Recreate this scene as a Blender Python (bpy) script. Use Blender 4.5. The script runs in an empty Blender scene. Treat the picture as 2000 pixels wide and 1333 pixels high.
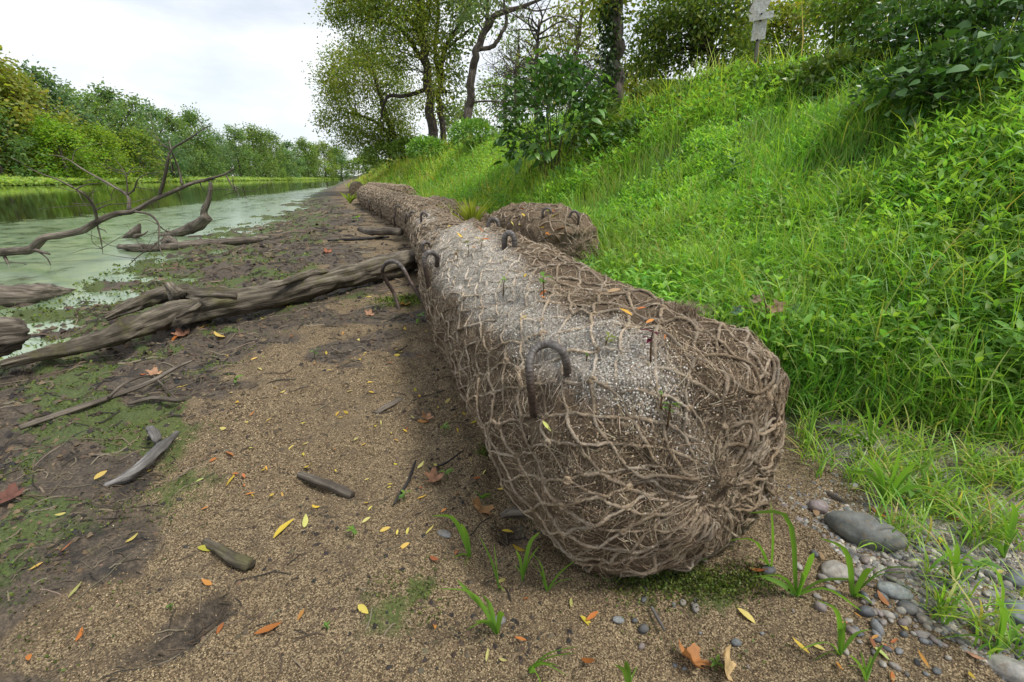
import bpy, math, random
import numpy as np
from mathutils import Vector

SC = bpy.context.scene
COL = SC.collection
rng = np.random.default_rng(11)
random.seed(11)

# ------------------------------------------------------------------ camera, sky, sun, exposure
CAM_H = 0.87
FPX, CX, CY = 889.0, 1000.0, 666.5            # focal length and centre in pixels of the 2000 px wide photograph
PITCH = math.atan((CY - 348.0) / FPX)
cam_d = bpy.data.cameras.new('camera')
cam_d.sensor_width = 36.0
cam_d.lens = 36.0 * FPX / 2000.0
cam_d.clip_start = 0.02
cam_d.clip_end = 5000.0
cam = bpy.data.objects.new('camera', cam_d)
COL.objects.link(cam)
cam.location = (0, 0, CAM_H)
cam.rotation_euler = (math.pi / 2 - PITCH, 0, 0)
SC.camera = cam

SUN_EL, SUN_AZ = math.radians(60), math.radians(108)      # azimuth clockwise from +Y
world = bpy.data.worlds.new('World')
SC.world = world
world.use_nodes = True
wn = world.node_tree.nodes
wl = world.node_tree.links
wn.clear()
w_out = wn.new('ShaderNodeOutputWorld')
w_bg = wn.new('ShaderNodeBackground')
w_bg.inputs['Strength'].default_value = 0.1
w_sky = wn.new('ShaderNodeTexSky')
w_sky.sky_type = 'NISHITA'
w_sky.sun_disc = False
w_sky.dust_density = 0.3
w_sky.ozone_density = 3.0
w_sky.sun_elevation = SUN_EL
w_sky.sun_rotation = SUN_AZ
w_tc = wn.new('ShaderNodeTexCoord')
w_map = wn.new('ShaderNodeMapping')
w_map.inputs['Scale'].default_value = (1.1, 1.1, 3.2)
w_noise = wn.new('ShaderNodeTexNoise')
w_noise.inputs['Scale'].default_value = 1.7
w_noise.inputs['Detail'].default_value = 6
w_noise.inputs['Roughness'].default_value = 0.55
w_ramp = wn.new('ShaderNodeMapRange')
w_ramp.inputs['From Min'].default_value = 0.34
w_ramp.inputs['From Max'].default_value = 0.60
w_ramp.inputs['To Min'].default_value = 0.48
w_ramp.inputs['To Max'].default_value = 1.0
w_mix = wn.new('ShaderNodeMix')
w_mix.data_type = 'RGBA'
w_mix.inputs[7].default_value = (9.2, 9.55, 10.0, 1)        # thin bright cloud layer
wl.new(w_tc.outputs['Generated'], w_map.inputs['Vector'])
wl.new(w_map.outputs['Vector'], w_noise.inputs['Vector'])
wl.new(w_noise.outputs['Fac'], w_ramp.inputs['Value'])
wl.new(w_ramp.outputs['Result'], w_mix.inputs[0])
wl.new(w_sky.outputs['Color'], w_mix.inputs[6])
wl.new(w_mix.outputs[2], w_bg.inputs['Color'])
wl.new(w_bg.outputs['Background'], w_out.inputs['Surface'])

sun_d = bpy.data.lights.new('sun', 'SUN')
sun_d.energy = 3.0
sun_d.angle = math.radians(14)
sun_d.color = (1.0, 0.965, 0.90)
sun = bpy.data.objects.new('sun', sun_d)
COL.objects.link(sun)
to_sun = Vector((math.cos(SUN_EL) * math.sin(SUN_AZ), math.cos(SUN_EL) * math.cos(SUN_AZ), math.sin(SUN_EL)))
sun.rotation_euler = to_sun.to_track_quat('Z', 'Y').to_euler()
sun.location = (20, 10, 30)

SC.view_settings.view_transform = 'Standard'
SC.view_settings.look = 'None'
SC.view_settings.gamma = 1.0
SC.view_settings.use_curve_mapping = False
SC.view_settings.exposure = 0.25
SC.render.engine = 'CYCLES'
SC.cycles.max_bounces = 6
SC.cycles.diffuse_bounces = 3
SC.cycles.glossy_bounces = 3
SC.cycles.transmission_bounces = 3
SC.cycles.use_denoising = True

# ------------------------------------------------------------------ numeric helpers
_F = np.array([0, math.cos(PITCH), -math.sin(PITCH)])
_U = np.array([0, math.sin(PITCH), math.cos(PITCH)])
_R = np.array([1.0, 0, 0])
CAMP = np.array([0, 0, CAM_H])


def ray(x, y):
    return _F + (x - CX) / FPX * _R - (y - CY) / FPX * _U


def onz(x, y, z=0.0):
    d = ray(x, y)
    return CAMP + d * ((z - CAM_H) / d[2])


def ony(x, y, Y):
    d = ray(x, y)
    return CAMP + d * (Y / d[1])


def smooth(t):
    t = np.clip(t, 0, 1)
    return t * t * (3 - 2 * t)


def _lat(v, mul):
    i = np.floor(v)
    f = (v - i).astype(np.float32)
    f = f * f * (3 - 2 * f)
    h = i.astype(np.int64).astype(np.uint32) * np.uint32(mul)
    return h, h + np.uint32(mul), f


def _mixh(n):
    n = (n ^ (n >> np.uint32(13))) * np.uint32(1274126177)
    n = n ^ (n >> np.uint32(16))
    return n.astype(np.float32) * np.float32(1 / 4294967295.0)


def vnoise(P, seed=0):
    P = np.asarray(P, float)
    sd = np.uint32((seed * 1274126177 + 12345) & 0xFFFFFFFF)
    x0, x1, fx = _lat(P[..., 0], 374761393)
    y0, y1, fy = _lat(P[..., 1], 668265263)
    y0 = y0 + sd
    y1 = y1 + sd
    if P.shape[-1] == 2:
        a = _mixh(x0 + y0) * (1 - fx) + _mixh(x1 + y0) * fx
        b = _mixh(x0 + y1) * (1 - fx) + _mixh(x1 + y1) * fx
        return (a * (1 - fy) + b * fy) * 2 - 1
    z0, z1, fz = _lat(P[..., 2], 2246822519)
    r = 0
    for z, wz in ((z0, 1 - fz), (z1, fz)):
        a = _mixh(x0 + y0 + z) * (1 - fx) + _mixh(x1 + y0 + z) * fx
        b = _mixh(x0 + y1 + z) * (1 - fx) + _mixh(x1 + y1 + z) * fx
        r = r + (a * (1 - fy) + b * fy) * wz
    return r * 2 - 1


def fbm(P, oct=4, seed=0, gain=0.5):
    P = np.asarray(P, float)
    a, s, r = 1.0, 1.0, 0
    for o in range(oct):
        r = r + a * vnoise(P * s + o * 17.3, seed + o)
        a *= gain
        s *= 2.03
    return r


def nz2(X, Y, sc, oct=3, seed=0):
    return fbm(np.stack([X * sc + seed * 3.7, Y * sc], -1), oct, seed)


def norm(v):
    v = np.asarray(v, float)
    return v / np.maximum(np.linalg.norm(v, axis=-1, keepdims=True), 1e-9)


def rdir(n):
    return norm(rng.normal(size=(n, 3)))


# ------------------------------------------------------------------ terrain
_ly = np.array([-6, -1, .4, .863, 1.5, 2, 3, 4.5, 6.4, 9.3, 16.6, 24, 48, 69, 120, 300, 800])
_lx = np.array([2.6, 1.0, .52, .366, .148, -.005, -.262, -.62, -1.07, -2.1, -5.0, -8.4, -17.2, -24, -41, -101, -300])
_sy = np.array([-6, 1, 3, 4, 6, 8.7, 13.2, 22.8, 48, 69, 120, 300, 800])
_sx = np.array([-2.6, -3.0, -3.4, -3.65, -4.5, -5.15, -6.4, -9.9, -18.6, -25.2, -42.5, -103, -302])
_fy = np.array([-400, 0, 74, 120, 164, 225, 311, 800])
_fx = np.array([-62, -66, -76, -95, -102, -113, -119, -330])


def xlog(Y): return np.interp(Y, _ly, _lx)
def xsho(Y): return np.interp(Y, _sy, _sx)
def xfar(Y): return np.interp(Y, _fy, _fx)


WATER_Z = -0.10
PITS = []          # (x, y, radius, depth)


def bank_d(X, Y):
    return (X - xlog(Y)) * 0.93


def beach_b(X, Y):
    s = xsho(Y) + 0.18 * nz2(X * 0 + 3, Y, 1.1, 3, 5) * np.clip(Y / 6, 0.7, 3)
    return (X - s) / (xlog(Y) - s)


def H(X, Y):
    X = np.asarray(X, float)
    Y = np.asarray(Y, float)
    b = beach_b(X, Y)
    z = np.where(b > 0, WATER_Z + 0.10 * smooth(b / 0.62), WATER_Z + np.maximum(-0.9, b * 0.45))
    d = bank_d(X, Y)
    t = np.clip((d - 0.72) / 3.9, 0, 1)
    zb = (1.72 + .43 * smooth((Y - 3.5) / 5)) * (0.55 * t ** 1.1 + 0.45 * smooth(t)) + 0.012 * np.clip(d - 4.6, 0, 60)
    z = z + zb
    dist = np.hypot(X, Y)
    fade = np.clip(1.3 - dist / 30, 0.15, 1)
    amp = np.where(b < 0, 0.1, 0.015 + 0.024 * smooth((0.75 - b) / 0.35)) * (b > -0.2)
    z = z + fade * amp * (nz2(X, Y, 3.1, 3, 1) + 0.6 * nz2(X, Y, 11, 3, 2))
    z = z + 0.05 * np.clip(d - 0.8, 0, 2) * nz2(X, Y, 0.9, 3, 7)
    for (px, py, pr, pd) in PITS:
        r2 = ((X - px) ** 2 + (Y - py) ** 2) / pr ** 2
        z = z - pd * np.exp(-r2 * 1.5) + 0.35 * pd * np.exp(-((np.sqrt(r2) - 1.5) / 0.4) ** 2)
    far = X < xfar(Y)
    z = np.where(far, WATER_Z + np.minimum(1.2, (xfar(Y) - X) * 0.08), z)
    return z


def h1(x, y):
    return float(H(np.array([x]), np.array([y]))[0])


def hit(x, y):
    """Where the line of sight through a photo pixel meets the terrain."""
    d = ray(x, y)
    t = np.exp(np.linspace(math.log(0.4), math.log(120), 300))
    P = CAMP + d * t[:, None]
    g = P[:, 2] - H(P[:, 0], P[:, 1])
    if (g < 0).any():
        k = max(int(np.argmax(g < 0)), 1)
        t = np.linspace(t[k - 1], t[k] + 1e-4, 16)
        P = CAMP + d * t[:, None]
        g = P[:, 2] - H(P[:, 0], P[:, 1])
        g[-1] = min(g[-1], -1e-6)
    if not (g < 0).any():                     # the line of sight clears the bank: stand on its crest
        dd = bank_d(P[:, 0], P[:, 1])
        k = int(np.argmax(dd > 4.7))
        p = P[k].copy()
        p[2] = h1(p[0], p[1])
        return p
    k = max(int(np.argmax(g < 0)), 1)
    a = g[k - 1] / (g[k - 1] - g[k] + 1e-9)
    p = P[k - 1] + (P[k] - P[k - 1]) * a
    p[2] = h1(p[0], p[1])
    return p


for (px, py, pr, pd) in ((340, 1235, .075, .05), (405, 1200, .05, .02), (1005, 1035, .05, .03), (700, 660, .09, .03), (560, 660, .1, .03)):
    q = onz(px, py)
    PITS.append((q[0], q[1], pr, pd))


# ------------------------------------------------------------------ mesh helpers
class MB:
    def __init__(self):
        self.v, self.q, self.t, self.c, self.w, self.n = [], [], [], [], [], 0

    def add(self, v, q=None, t=None, c=(1, 1, 1), w=None):
        v = np.asarray(v, float).reshape(-1, 3)
        self.v.append(v)
        if q is not None and len(q):
            self.q.append(np.asarray(q, np.int64).reshape(-1, 4) + self.n)
        if t is not None and len(t):
            self.t.append(np.asarray(t, np.int64).reshape(-1, 3) + self.n)
        c = np.asarray(c, float)
        if c.ndim == 1:
            c = np.tile(c, (len(v), 1))
        self.c.append(c)
        self.w.append(v if w is None else np.asarray(w, float).reshape(-1, 3))
        self.n += len(v)

    def build(self, name, mat, parent=None, smooth_=True, origin=None):
        V = np.concatenate(self.v)
        W = np.concatenate(self.w)
        C = np.concatenate(self.c)
        if origin is not None:
            V = V - np.asarray(origin)
        Q = np.concatenate(self.q) if self.q else np.zeros((0, 4), np.int64)
        T = np.concatenate(self.t) if self.t else np.zeros((0, 3), np.int64)
        me = bpy.data.meshes.new(name)
        me.vertices.add(len(V))
        me.vertices.foreach_set('co', V.astype(np.float32).ravel())
        nl = len(Q) * 4 + len(T) * 3
        me.loops.add(nl)
        me.loops.foreach_set('vertex_index', np.concatenate([Q.ravel(), T.ravel()]).astype(np.int32))
        me.polygons.add(len(Q) + len(T))
        ls = np.concatenate([np.arange(len(Q)) * 4, len(Q) * 4 + np.arange(len(T)) * 3]).astype(np.int32)
        me.polygons.foreach_set('loop_start', ls)
        me.polygons.foreach_set('use_smooth', np.full(len(Q) + len(T), smooth_, bool))
        me.update(calc_edges=True)
        a = me.attributes.new('Col', 'FLOAT_COLOR', 'POINT')
        a.data.foreach_set('color', np.concatenate([C, np.ones((len(C), 1))], 1).astype(np.float32).ravel())
        a = me.attributes.new('uvw', 'FLOAT_VECTOR', 'POINT')
        a.data.foreach_set('vector', W.astype(np.float32).ravel())
        me.materials.append(mat)
        o = bpy.data.objects.new(name, me)
        COL.objects.link(o)
        if parent is not None:
            o.parent = parent
        if origin is not None:
            o.location = origin
        return o


def tag(o, label=None, cat=None, group=None, kind=None):
    if label: o['label'] = label
    if cat: o['category'] = cat
    if group: o['group'] = group
    if kind: o['kind'] = kind
    return o


def empty(name, loc=(0, 0, 0)):
    o = bpy.data.objects.new(name, None)
    o.empty_display_size = 0.1
    COL.objects.link(o)
    o.location = loc
    return o


def keep(o, parent):
    """Parent a part whose mesh is in world coordinates to an Empty without rotation."""
    o.parent = parent
    o.location = o.location - parent.location
    return o


def resample(P, n):
    P = np.asarray(P, float)
    if len(P) < 3:
        t = np.linspace(0, 1, n)[:, None]
        return P[0] * (1 - t) + P[-1] * t
    # Catmull-Rom
    A = np.vstack([2 * P[0] - P[1], P, 2 * P[-1] - P[-2]])
    m = len(P) - 1
    u = np.linspace(0, m - 1e-6, n)
    i = u.astype(int)
    f = (u - i)[:, None]
    p0, p1, p2, p3 = A[i], A[i + 1], A[i + 2], A[i + 3]
    return 0.5 * (2 * p1 + (p2 - p0) * f + (2 * p0 - 5 * p1 + 4 * p2 - p3) * f ** 2 + (3 * p1 - p0 - 3 * p2 + p3) * f ** 3)


def tube(mb, path, rad, sides=6, c=(1, 1, 1), rough=0.0, seed=0, rfreq=(3, 1.5), cap=True, flat=None):
    P = np.asarray(path, float)
    n = len(P)
    R = np.asarray(rad, float)
    if R.ndim == 0:
        R = np.full(n, float(R))
    if len(R) != n:
        R = np.interp(np.linspace(0, 1, n), np.linspace(0, 1, len(R)), R)
    T = norm(np.gradient(P, axis=0))
    ref = np.array([0.31, 0.17, 0.93]) if abs(norm(P[-1] - P[0])[2]) < 0.8 else np.array([0.93, 0.31, 0.1])
    A = norm(np.cross(T, ref))
    B = np.cross(A, T)
    ph = np.linspace(0, 2 * np.pi, sides, endpoint=False)
    seg = np.concatenate([[0], np.cumsum(np.linalg.norm(np.diff(P, axis=0), axis=1))])
    k = np.ones((n, sides))
    if rough:
        rr = max(R.max(), 1e-4)
        q = np.stack([np.cos(ph)[None] * rfreq[0] + 0 * seg[:, None], np.sin(ph)[None] * rfreq[0] + 0 * seg[:, None],
                      (seg / rr * rfreq[1] * 0.3)[:, None] + 0 * ph[None]], -1)
        k = 1 + rough * fbm(q + seed * 7.1, 4, seed)
    ca, sa = np.cos(ph), np.sin(ph)
    if flat is not None:
        sa = sa * flat
    V = P[:, None, :] + (R[:, None] * k)[..., None] * (ca[None, :, None] * A[:, None, :] + sa[None, :, None] * B[:, None, :])
    W = np.stack([np.repeat(seg[:, None], sides, 1), R[:, None] * np.cos(ph)[None], R[:, None] * np.sin(ph)[None]], -1)
    i = np.arange(n - 1)[:, None] * sides
    j = np.arange(sides)[None]
    j2 = (j + 1) % sides
    q = np.stack([i + j, i + j2, i + sides + j2, i + sides + j], -1).reshape(-1, 4)
    V = V.reshape(-1, 3)
    W = W.reshape(-1, 3)
    t = None
    if cap:
        V = np.vstack([V, P[0], P[-1]])
        W = np.vstack([W, [seg[0], 0, 0], [seg[-1], 0, 0]])
        a, b = n * sides, n * sides + 1
        jj = np.arange(sides)
        t = np.concatenate([np.stack([jj * 0 + a, (jj + 1) % sides, jj], -1),
                            np.stack([jj * 0 + b, (n - 1) * sides + jj, (n - 1) * sides + (jj + 1) % sides], -1)])
    mb.add(V, q, t, c, W)
    return V


def leaf4(mb, C, D, N, L, W, col, fold=0.12):
    n = len(C)
    D = norm(D)
    S = norm(np.cross(D, N))
    N = np.cross(S, D)
    L = np.broadcast_to(L, (n,))[:, None]
    W = np.broadcast_to(W, (n,))[:, None]
    v = np.stack([C, C + D * L * .42 + S * W * .5 + N * W * fold, C + D * L, C + D * L * .42 - S * W * .5 + N * W * fold], 1)
    col = np.broadcast_to(col, (n, 3))
    mb.add(v.reshape(-1, 3), np.arange(n * 4).reshape(-1, 4), None, np.repeat(col, 4, 0))


def leaf6(mb, C, D, N, L, W, col, droop=0.25, fold=0.15):
    n = len(C)
    D = norm(D)
    S = norm(np.cross(D, N))
    N = np.cross(S, D)
    L = np.broadcast_to(L, (n,))[:, None]
    W = np.broadcast_to(W, (n,))[:, None]
    m1 = C + D * L * .3
    m2 = C + D * L * .68 - N * L * droop * .3
    v = np.stack([C, m1 + S * W * .5 + N * W * fold, m2 + S * W * .36 + N * W * fold * .6, C + D * L * .98 - N * L * droop,
                  m2 - S * W * .36 + N * W * fold * .6, m1 - S * W * .5 + N * W * fold, m1, m2], 1)
    b = np.arange(n)[:, None] * 8
    q = np.concatenate([b + np.array([[6, 1, 2, 7]]), b + np.array([[5, 6, 7, 4]])])
    t = np.concatenate([b + np.array([[0, 1, 6]]), b + np.array([[0, 6, 5]]), b + np.array([[7, 2, 3]]), b + np.array([[4, 7, 3]])])
    col = np.broadcast_to(col, (n, 3))
    mb.add(v.reshape(-1, 3), q, t, np.repeat(col, 8, 0))


def blades(mb, B, az, hgt, bend, wid, col, k=4, tipcol=None, lean=None):
    """Arching ribbons: base points, azimuth of bend, height, horizontal reach, width."""
    n = len(B)
    D = np.stack([np.cos(az), np.sin(az), np.zeros(n)], -1)
    tw = az + np.pi / 2 + rng.normal(0, .5, n)
    S = np.stack([np.cos(tw), np.sin(tw), np.zeros(n)], -1)
    vs, cs = [], []
    for i in range(k):
        t = i / k
        c = B + np.array([0, 0, 1.0]) * (hgt * (t * (1.25 - .0) - .45 * t * t * np.clip(bend / (hgt + 1e-6), 0, 1.4)))[:, None] + D * (bend * t ** 1.9)[:, None]
        w = (wid * (.55 + .9 * t if t < .4 else 1.0 * (1.28 - t) * 1.05))[:, None] * .5
        vs += [c - S * w, c + S * w]
        cc = col if tipcol is None else col * (1 - t) + tipcol * t
        cs += [cc, cc]
    t = 1.0
    c = B + np.array([0, 0, 1.0]) * (hgt * (1.25 - .45 * np.clip(bend / (hgt + 1e-6), 0, 1.4)))[:, None] + D * bend[:, None]
    vs.append(c)
    cs.append(col if tipcol is None else tipcol)
    m = 2 * k + 1
    v = np.stack(vs, 1).reshape(-1, 3)
    cc = np.stack(cs, 1).reshape(-1, 3)
    b = np.arange(n)[:, None] * m
    q = np.concatenate([b + np.array([[2 * i, 2 * i + 1, 2 * i + 3, 2 * i + 2]]) for i in range(k - 1)]) if k > 1 else None
    tt = b + np.array([[2 * k - 2, 2 * k - 1, 2 * k]])
    mb.add(v, q, tt, cc)


def jit(col, n, v=.25, hue=.12):
    col = np.asarray(col, float)
    k = 1 + rng.uniform(-v, v, (n, 1))
    j = 1 + rng.normal(0, hue, (n, 3)) * np.array([1, .5, .6])
    return np.clip(col[None] * k * j, .002, .95)


def pick(cols, n, v=.22, hue=.1, p=None):
    cols = np.asarray(cols, float)
    i = rng.choice(len(cols), n, p=p)
    return np.clip(cols[i] * (1 + rng.uniform(-v, v, (n, 1))) * (1 + rng.normal(0, hue, (n, 3)) * np.array([1, .5, .6])), .002, .95)


# ------------------------------------------------------------------ materials
class G:
    def __init__(self, name):
        self.m = bpy.data.materials.new(name)
        self.m.use_nodes = True
        self.nt = self.m.node_tree
        self.nt.nodes.clear()
        self.out = self.n('ShaderNodeOutputMaterial')

    def n(self, t, **kw):
        x = self.nt.nodes.new(t)
        for k, v in kw.items():
            setattr(x, k, v)
        return x

    def l(self, a, b):
        self.nt.links.new(a, b)

    def attr(self, name='Col', out='Color'):
        return self.n('ShaderNodeAttribute', attribute_name=name).outputs[out]

    def noise(self, vec, scale, detail=4, rough=.55, out='Fac', dist=0):
        x = self.n('ShaderNodeTexNoise')
        x.inputs['Scale'].default_value = scale
        x.inputs['Detail'].default_value = detail
        x.inputs['Roughness'].default_value = rough
        x.inputs['Distortion'].default_value = dist
        if vec is not None:
            self.l(vec, x.inputs['Vector'])
        return x.outputs[out]

    def vor(self, vec, scale, out='Distance', feature='F1'):
        x = self.n('ShaderNodeTexVoronoi', feature=feature)
        x.inputs['Scale'].default_value = scale
        self.l(vec, x.inputs['Vector'])
        return x.outputs[out]

    def scale(self, vec, s):
        x = self.n('ShaderNodeMapping')
        x.inputs['Scale'].default_value = s
        self.l(vec, x.inputs['Vector'])
        return x.outputs[0]

    def ramp(self, fac, stops):
        x = self.n('ShaderNodeValToRGB')
        e = x.color_ramp.elements
        while len(e) < len(stops):
            e.new(.5)
        for i, (p, c) in enumerate(stops):
            e[i].position = p
            e[i].color = (*c, 1) if len(c) == 3 else c
        self.l(fac, x.inputs[0])
        return x.outputs[0]

    def rng(self, v, a, b, c=0, d=1):
        x = self.n('ShaderNodeMapRange')
        for i, k in enumerate((a, b, c, d)):
            x.inputs[i + 1].default_value = k
        self.l(v, x.inputs[0])
        return x.outputs[0]

    def mix(self, fac, a, b, mode='MIX'):
        x = self.n('ShaderNodeMix', data_type='RGBA', blend_type=mode)
        for s, v in ((0, fac), (6, a), (7, b)):
            if hasattr(v, 'is_linked') or hasattr(v, 'links'):
                self.l(v, x.inputs[s])
            elif isinstance(v, (int, float)):
                x.inputs[s].default_value = v
            else:
                x.inputs[s].default_value = (*v, 1)
        return x.outputs[2]

    def math(self, op, a, b=None):
        x = self.n('ShaderNodeMath', operation=op)
        for s, v in ((0, a), (1, b)):
            if v is None:
                continue
            if isinstance(v, (int, float)):
                x.inputs[s].default_value = v
            else:
                self.l(v, x.inputs[s])
        return x.outputs[0]

    def bump(self, h, strength=.5, dist=.01, normal=None):
        x = self.n('ShaderNodeBump')
        x.inputs['Strength'].default_value = strength
        x.inputs['Distance'].default_value = dist
        self.l(h, x.inputs['Height'])
        if normal is not None:
            self.l(normal, x.inputs['Normal'])
        return x.outputs[0]

    def pbsdf(self, col, rough=.8, spec=.3, normal=None, metal=0):
        x = self.n('ShaderNodeBsdfPrincipled')
        for k, v in (('Base Color', col), ('Roughness', rough), ('Metallic', metal)):
            if isinstance(v, (int, float)):
                x.inputs[k].default_value = v
            elif isinstance(v, tuple):
                x.inputs[k].default_value = (*v, 1)
            else:
                self.l(v, x.inputs[k])
        x.inputs['Specular IOR Level'].default_value = spec
        if normal is not None:
            self.l(normal, x.inputs['Normal'])
        return x.outputs[0]

    def done(self, sh):
        self.l(sh, self.out.inputs['Surface'])
        return self.m


def m_leaf(name, trans=.40, rough=.5, spec=.35, tint=(1.25, 1.3, .55)):
    g = G(name)
    oi = g.n('ShaderNodeObjectInfo')
    c = g.mix(1.0, g.attr(), oi.outputs['Color'], 'MULTIPLY')
    a = g.pbsdf(c, rough, spec)
    tr = g.n('ShaderNodeBsdfTranslucent')
    g.l(g.mix(1.0, c, tint, 'MULTIPLY'), tr.inputs['Color'])
    mx = g.n('ShaderNodeMixShader')
    mx.inputs[0].default_value = trans
    g.l(a, mx.inputs[1])
    g.l(tr.outputs[0], mx.inputs[2])
    return g.done(mx.outputs[0])


def m_vcol(name, rough=.85, spec=.2, nscale=40, amt=.5, bump=0.0):
    g = G(name)
    p = g.n('ShaderNodeTexCoord').outputs['Object']
    n = g.noise(p, nscale, 4)
    c = g.mix(1.0, g.attr(), g.ramp(n, [(.25, (1 - amt,) * 3), (.75, (1 + amt * .6,) * 3)]), 'MULTIPLY')
    nm = g.bump(n, .5, bump) if bump else None
    return g.done(g.pbsdf(c, rough, spec, nm))


def m_wood(name, dark, light, moss=None, crack=60, bumpd=.006, rough=.85):
    g = G(name)
    uv = g.attr('uvw', 'Vector')
    lo = g.scale(uv, (3.0, crack, crack))
    n = g.noise(lo, 1.0, 6, .65, dist=.6)
    b = g.noise(g.n('ShaderNodeTexCoord').outputs['Object'], 6, 4)
    c = g.ramp(n, [(.28, tuple(x * .35 for x in dark)), (.45, dark), (.68, light)])
    c = g.mix(g.rng(b, .45, .7), c, tuple(x * .55 for x in dark))
    c = g.mix(1.0, c, g.attr(), 'MULTIPLY')
    if moss is not None:
        nz = g.n('ShaderNodeNewGeometry').outputs['Normal']
        b2 = g.noise(g.n('ShaderNodeTexCoord').outputs['Object'], 9, 5, .65)
        c = g.mix(g.rng(b2, .54, .66, 0, .6), c, moss)
    return g.done(g.pbsdf(c, rough, .2, g.bump(n, .9, bumpd)))


M = {}
M['leaf'] = m_leaf('leaf_green', .5)
M['grass'] = m_leaf('grass_blade', .45, .42, .4)
M['glossleaf'] = m_leaf('leaf_glossy', .22, .38, .45)
M['fallen'] = m_leaf('leaf_fallen', .2, .6, .25, (1.1, 1.0, .7))
M['grain'] = m_vcol('dried_duckweed_flakes', .9, .12, 300, .25)
M['fibre'] = m_vcol('coir_fibre', .9, .12, 90, .35)
g = G('river_stone')
p = g.n('ShaderNodeTexCoord').outputs['Object']
gp = g.n('ShaderNodeNewGeometry').outputs['Position']
n = g.noise(p, 3.2, 6, .7)
n2 = g.noise(gp, 60, 5, .7)
c = g.mix(1.0, g.attr(), g.ramp(n, [(.3, (.6, .6, .6)), (.5, (1, 1, 1)), (.7, (1.35, 1.3, 1.25))]), 'MULTIPLY')
c = g.mix(g.rng(n2, .50, .66, 0, .7), c, (.17, .135, .09))
M['stone'] = g.done(g.pbsdf(c, g.rng(n2, .4, .7, .5, .9), .35, g.bump(n2, .5, .004)))
M['bark'] = m_wood('bark', (.085, .07, .055), (.20, .17, .14), None, 22, .02)
M['darkbark'] = m_wood('dark_bark', (.05, .04, .032), (.13, .108, .088), None, 20, .02)
M['drift'] = m_wood('driftwood_brown', (.10, .082, .064), (.29, .25, .20), None, 90, .009)
M['driftmoss'] = m_wood('driftwood_mossy', (.09, .075, .055), (.29, .25, .19), (.115, .11, .04), 75, .012)
M['greywood'] = m_wood('driftwood_grey', (.14, .13, .12), (.34, .325, .305), None, 90, .006)
M['wetwood'] = m_wood('wet_dark_wood', (.022, .02, .02), (.07, .065, .06), None, 60, .005, .5)

# rope
g = G('coir_rope')
p = g.n('ShaderNodeTexCoord').outputs['Object']
n = g.noise(p, 160, 4, .7)
n2 = g.noise(p, 14, 3)
c = g.ramp(n, [(.25, (.075, .054, .035)), (.5, (.27, .205, .138)), (.78, (.52, .43, .31))])
c = g.mix(g.rng(n2, .42, .7, 0, .6), c, (.36, .32, .265))
n5 = g.noise(p, 5, 4, .6)
c = g.mix(g.rng(n5, .5, .68, 0, .6), c, (.115, .088, .062))
c = g.mix(1.0, c, g.attr(), 'MULTIPLY')
M['rope'] = g.done(g.pbsdf(c, .95, .1, g.bump(n, .8, .003)))

# packed coir body of the logs
g = G('coir_fill')
p = g.n('ShaderNodeTexCoord').outputs['Object']
n = g.noise(p, 26, 6, .7, dist=1.4)
f = g.noise(g.scale(g.attr('uvw', 'Vector'), (40, 9, 1)), 6, 5, .7, dist=2.5)
c = g.ramp(f, [(.25, (.047, .034, .022)), (.48, (.19, .14, .095)), (.75, (.39, .315, .225))])
c = g.mix(g.rng(n, .4, .7, 0, .6), c, (.08, .058, .04))
c = g.mix(1.0, c, g.attr(), 'MULTIPLY')
bn = g.bump(n, .8, .02)
M['coir'] = g.done(g.pbsdf(c, .95, .08, g.bump(f, .9, .008, bn)))

# rebar
g = G('rebar_steel')
p = g.n('ShaderNodeTexCoord').outputs['Object']
n = g.noise(p, 55, 5, .65)
c = g.ramp(n, [(.3, (.045, .036, .031)), (.5, (.11, .097, .088)), (.72, (.20, .19, .18))])
c = g.mix(1.0, c, g.attr(), 'MULTIPLY')
M['rebar'] = g.done(g.pbsdf(c, g.rng(n, .3, .7, .75, .5), .4, g.bump(n, .5, .002), .25))

# sign plates
g = G('weathered_sign_plate')
p = g.n('ShaderNodeTexCoord').outputs['Object']
n = g.noise(p, 34, 6, .7)
n2 = g.noise(p, 7, 3)
c = g.ramp(n, [(.3, (.10, .10, .09)), (.5, (.42, .43, .40)), (.7, (.58, .59, .56))])
c = g.mix(g.rng(n2, .45, .65, 0, .5), c, (.33, .28, .20))
M['sign'] = g.done(g.pbsdf(c, .6, .3, None))

# ground
g = G('mud_ground')
p = g.n('ShaderNodeTexCoord').outputs['Object']
msk = g.attr('Col')
sep = g.n('ShaderNodeSeparateColor')
g.l(msk, sep.inputs[0])
big = g.noise(p, 2.2, 6, .6)
mid = g.noise(p, 17, 5, .65)
fine = g.noise(p, 120, 4, .7)
vc = g.vor(p, 340, 'Color')
vs = g.n('ShaderNodeSeparateColor')
g.l(vc, vs.inputs[0])
vd = g.vor(p, 340, 'Distance')
tan = g.ramp(vs.outputs[0], [(.0, (.04, .029, .017)), (.22, (.12, .085, .048)), (.55, (.225, .166, .094)), (1, (.40, .31, .185))])
tan = g.mix(g.rng(vd, .45, .75, 0, .75), tan, (.05, .034, .02))
tan = g.mix(g.rng(mid, .48, .70, 0, .8), tan, (.085, .062, .04))
tan = g.mix(g.rng(big, .5, .68, 0, .55), tan, (.11, .08, .05))
mud = g.ramp(fine, [(.25, (.026, .021, .015)), (.5, (.085, .065, .045)), (.75, (.175, .136, .093))])
mud = g.mix(g.rng(mid, .46, .66, 0, .85), mud, (.022, .02, .018))
soil = g.ramp(fine, [(.3, (.018, .02, .008)), (.7, (.06, .07, .025))])
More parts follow.
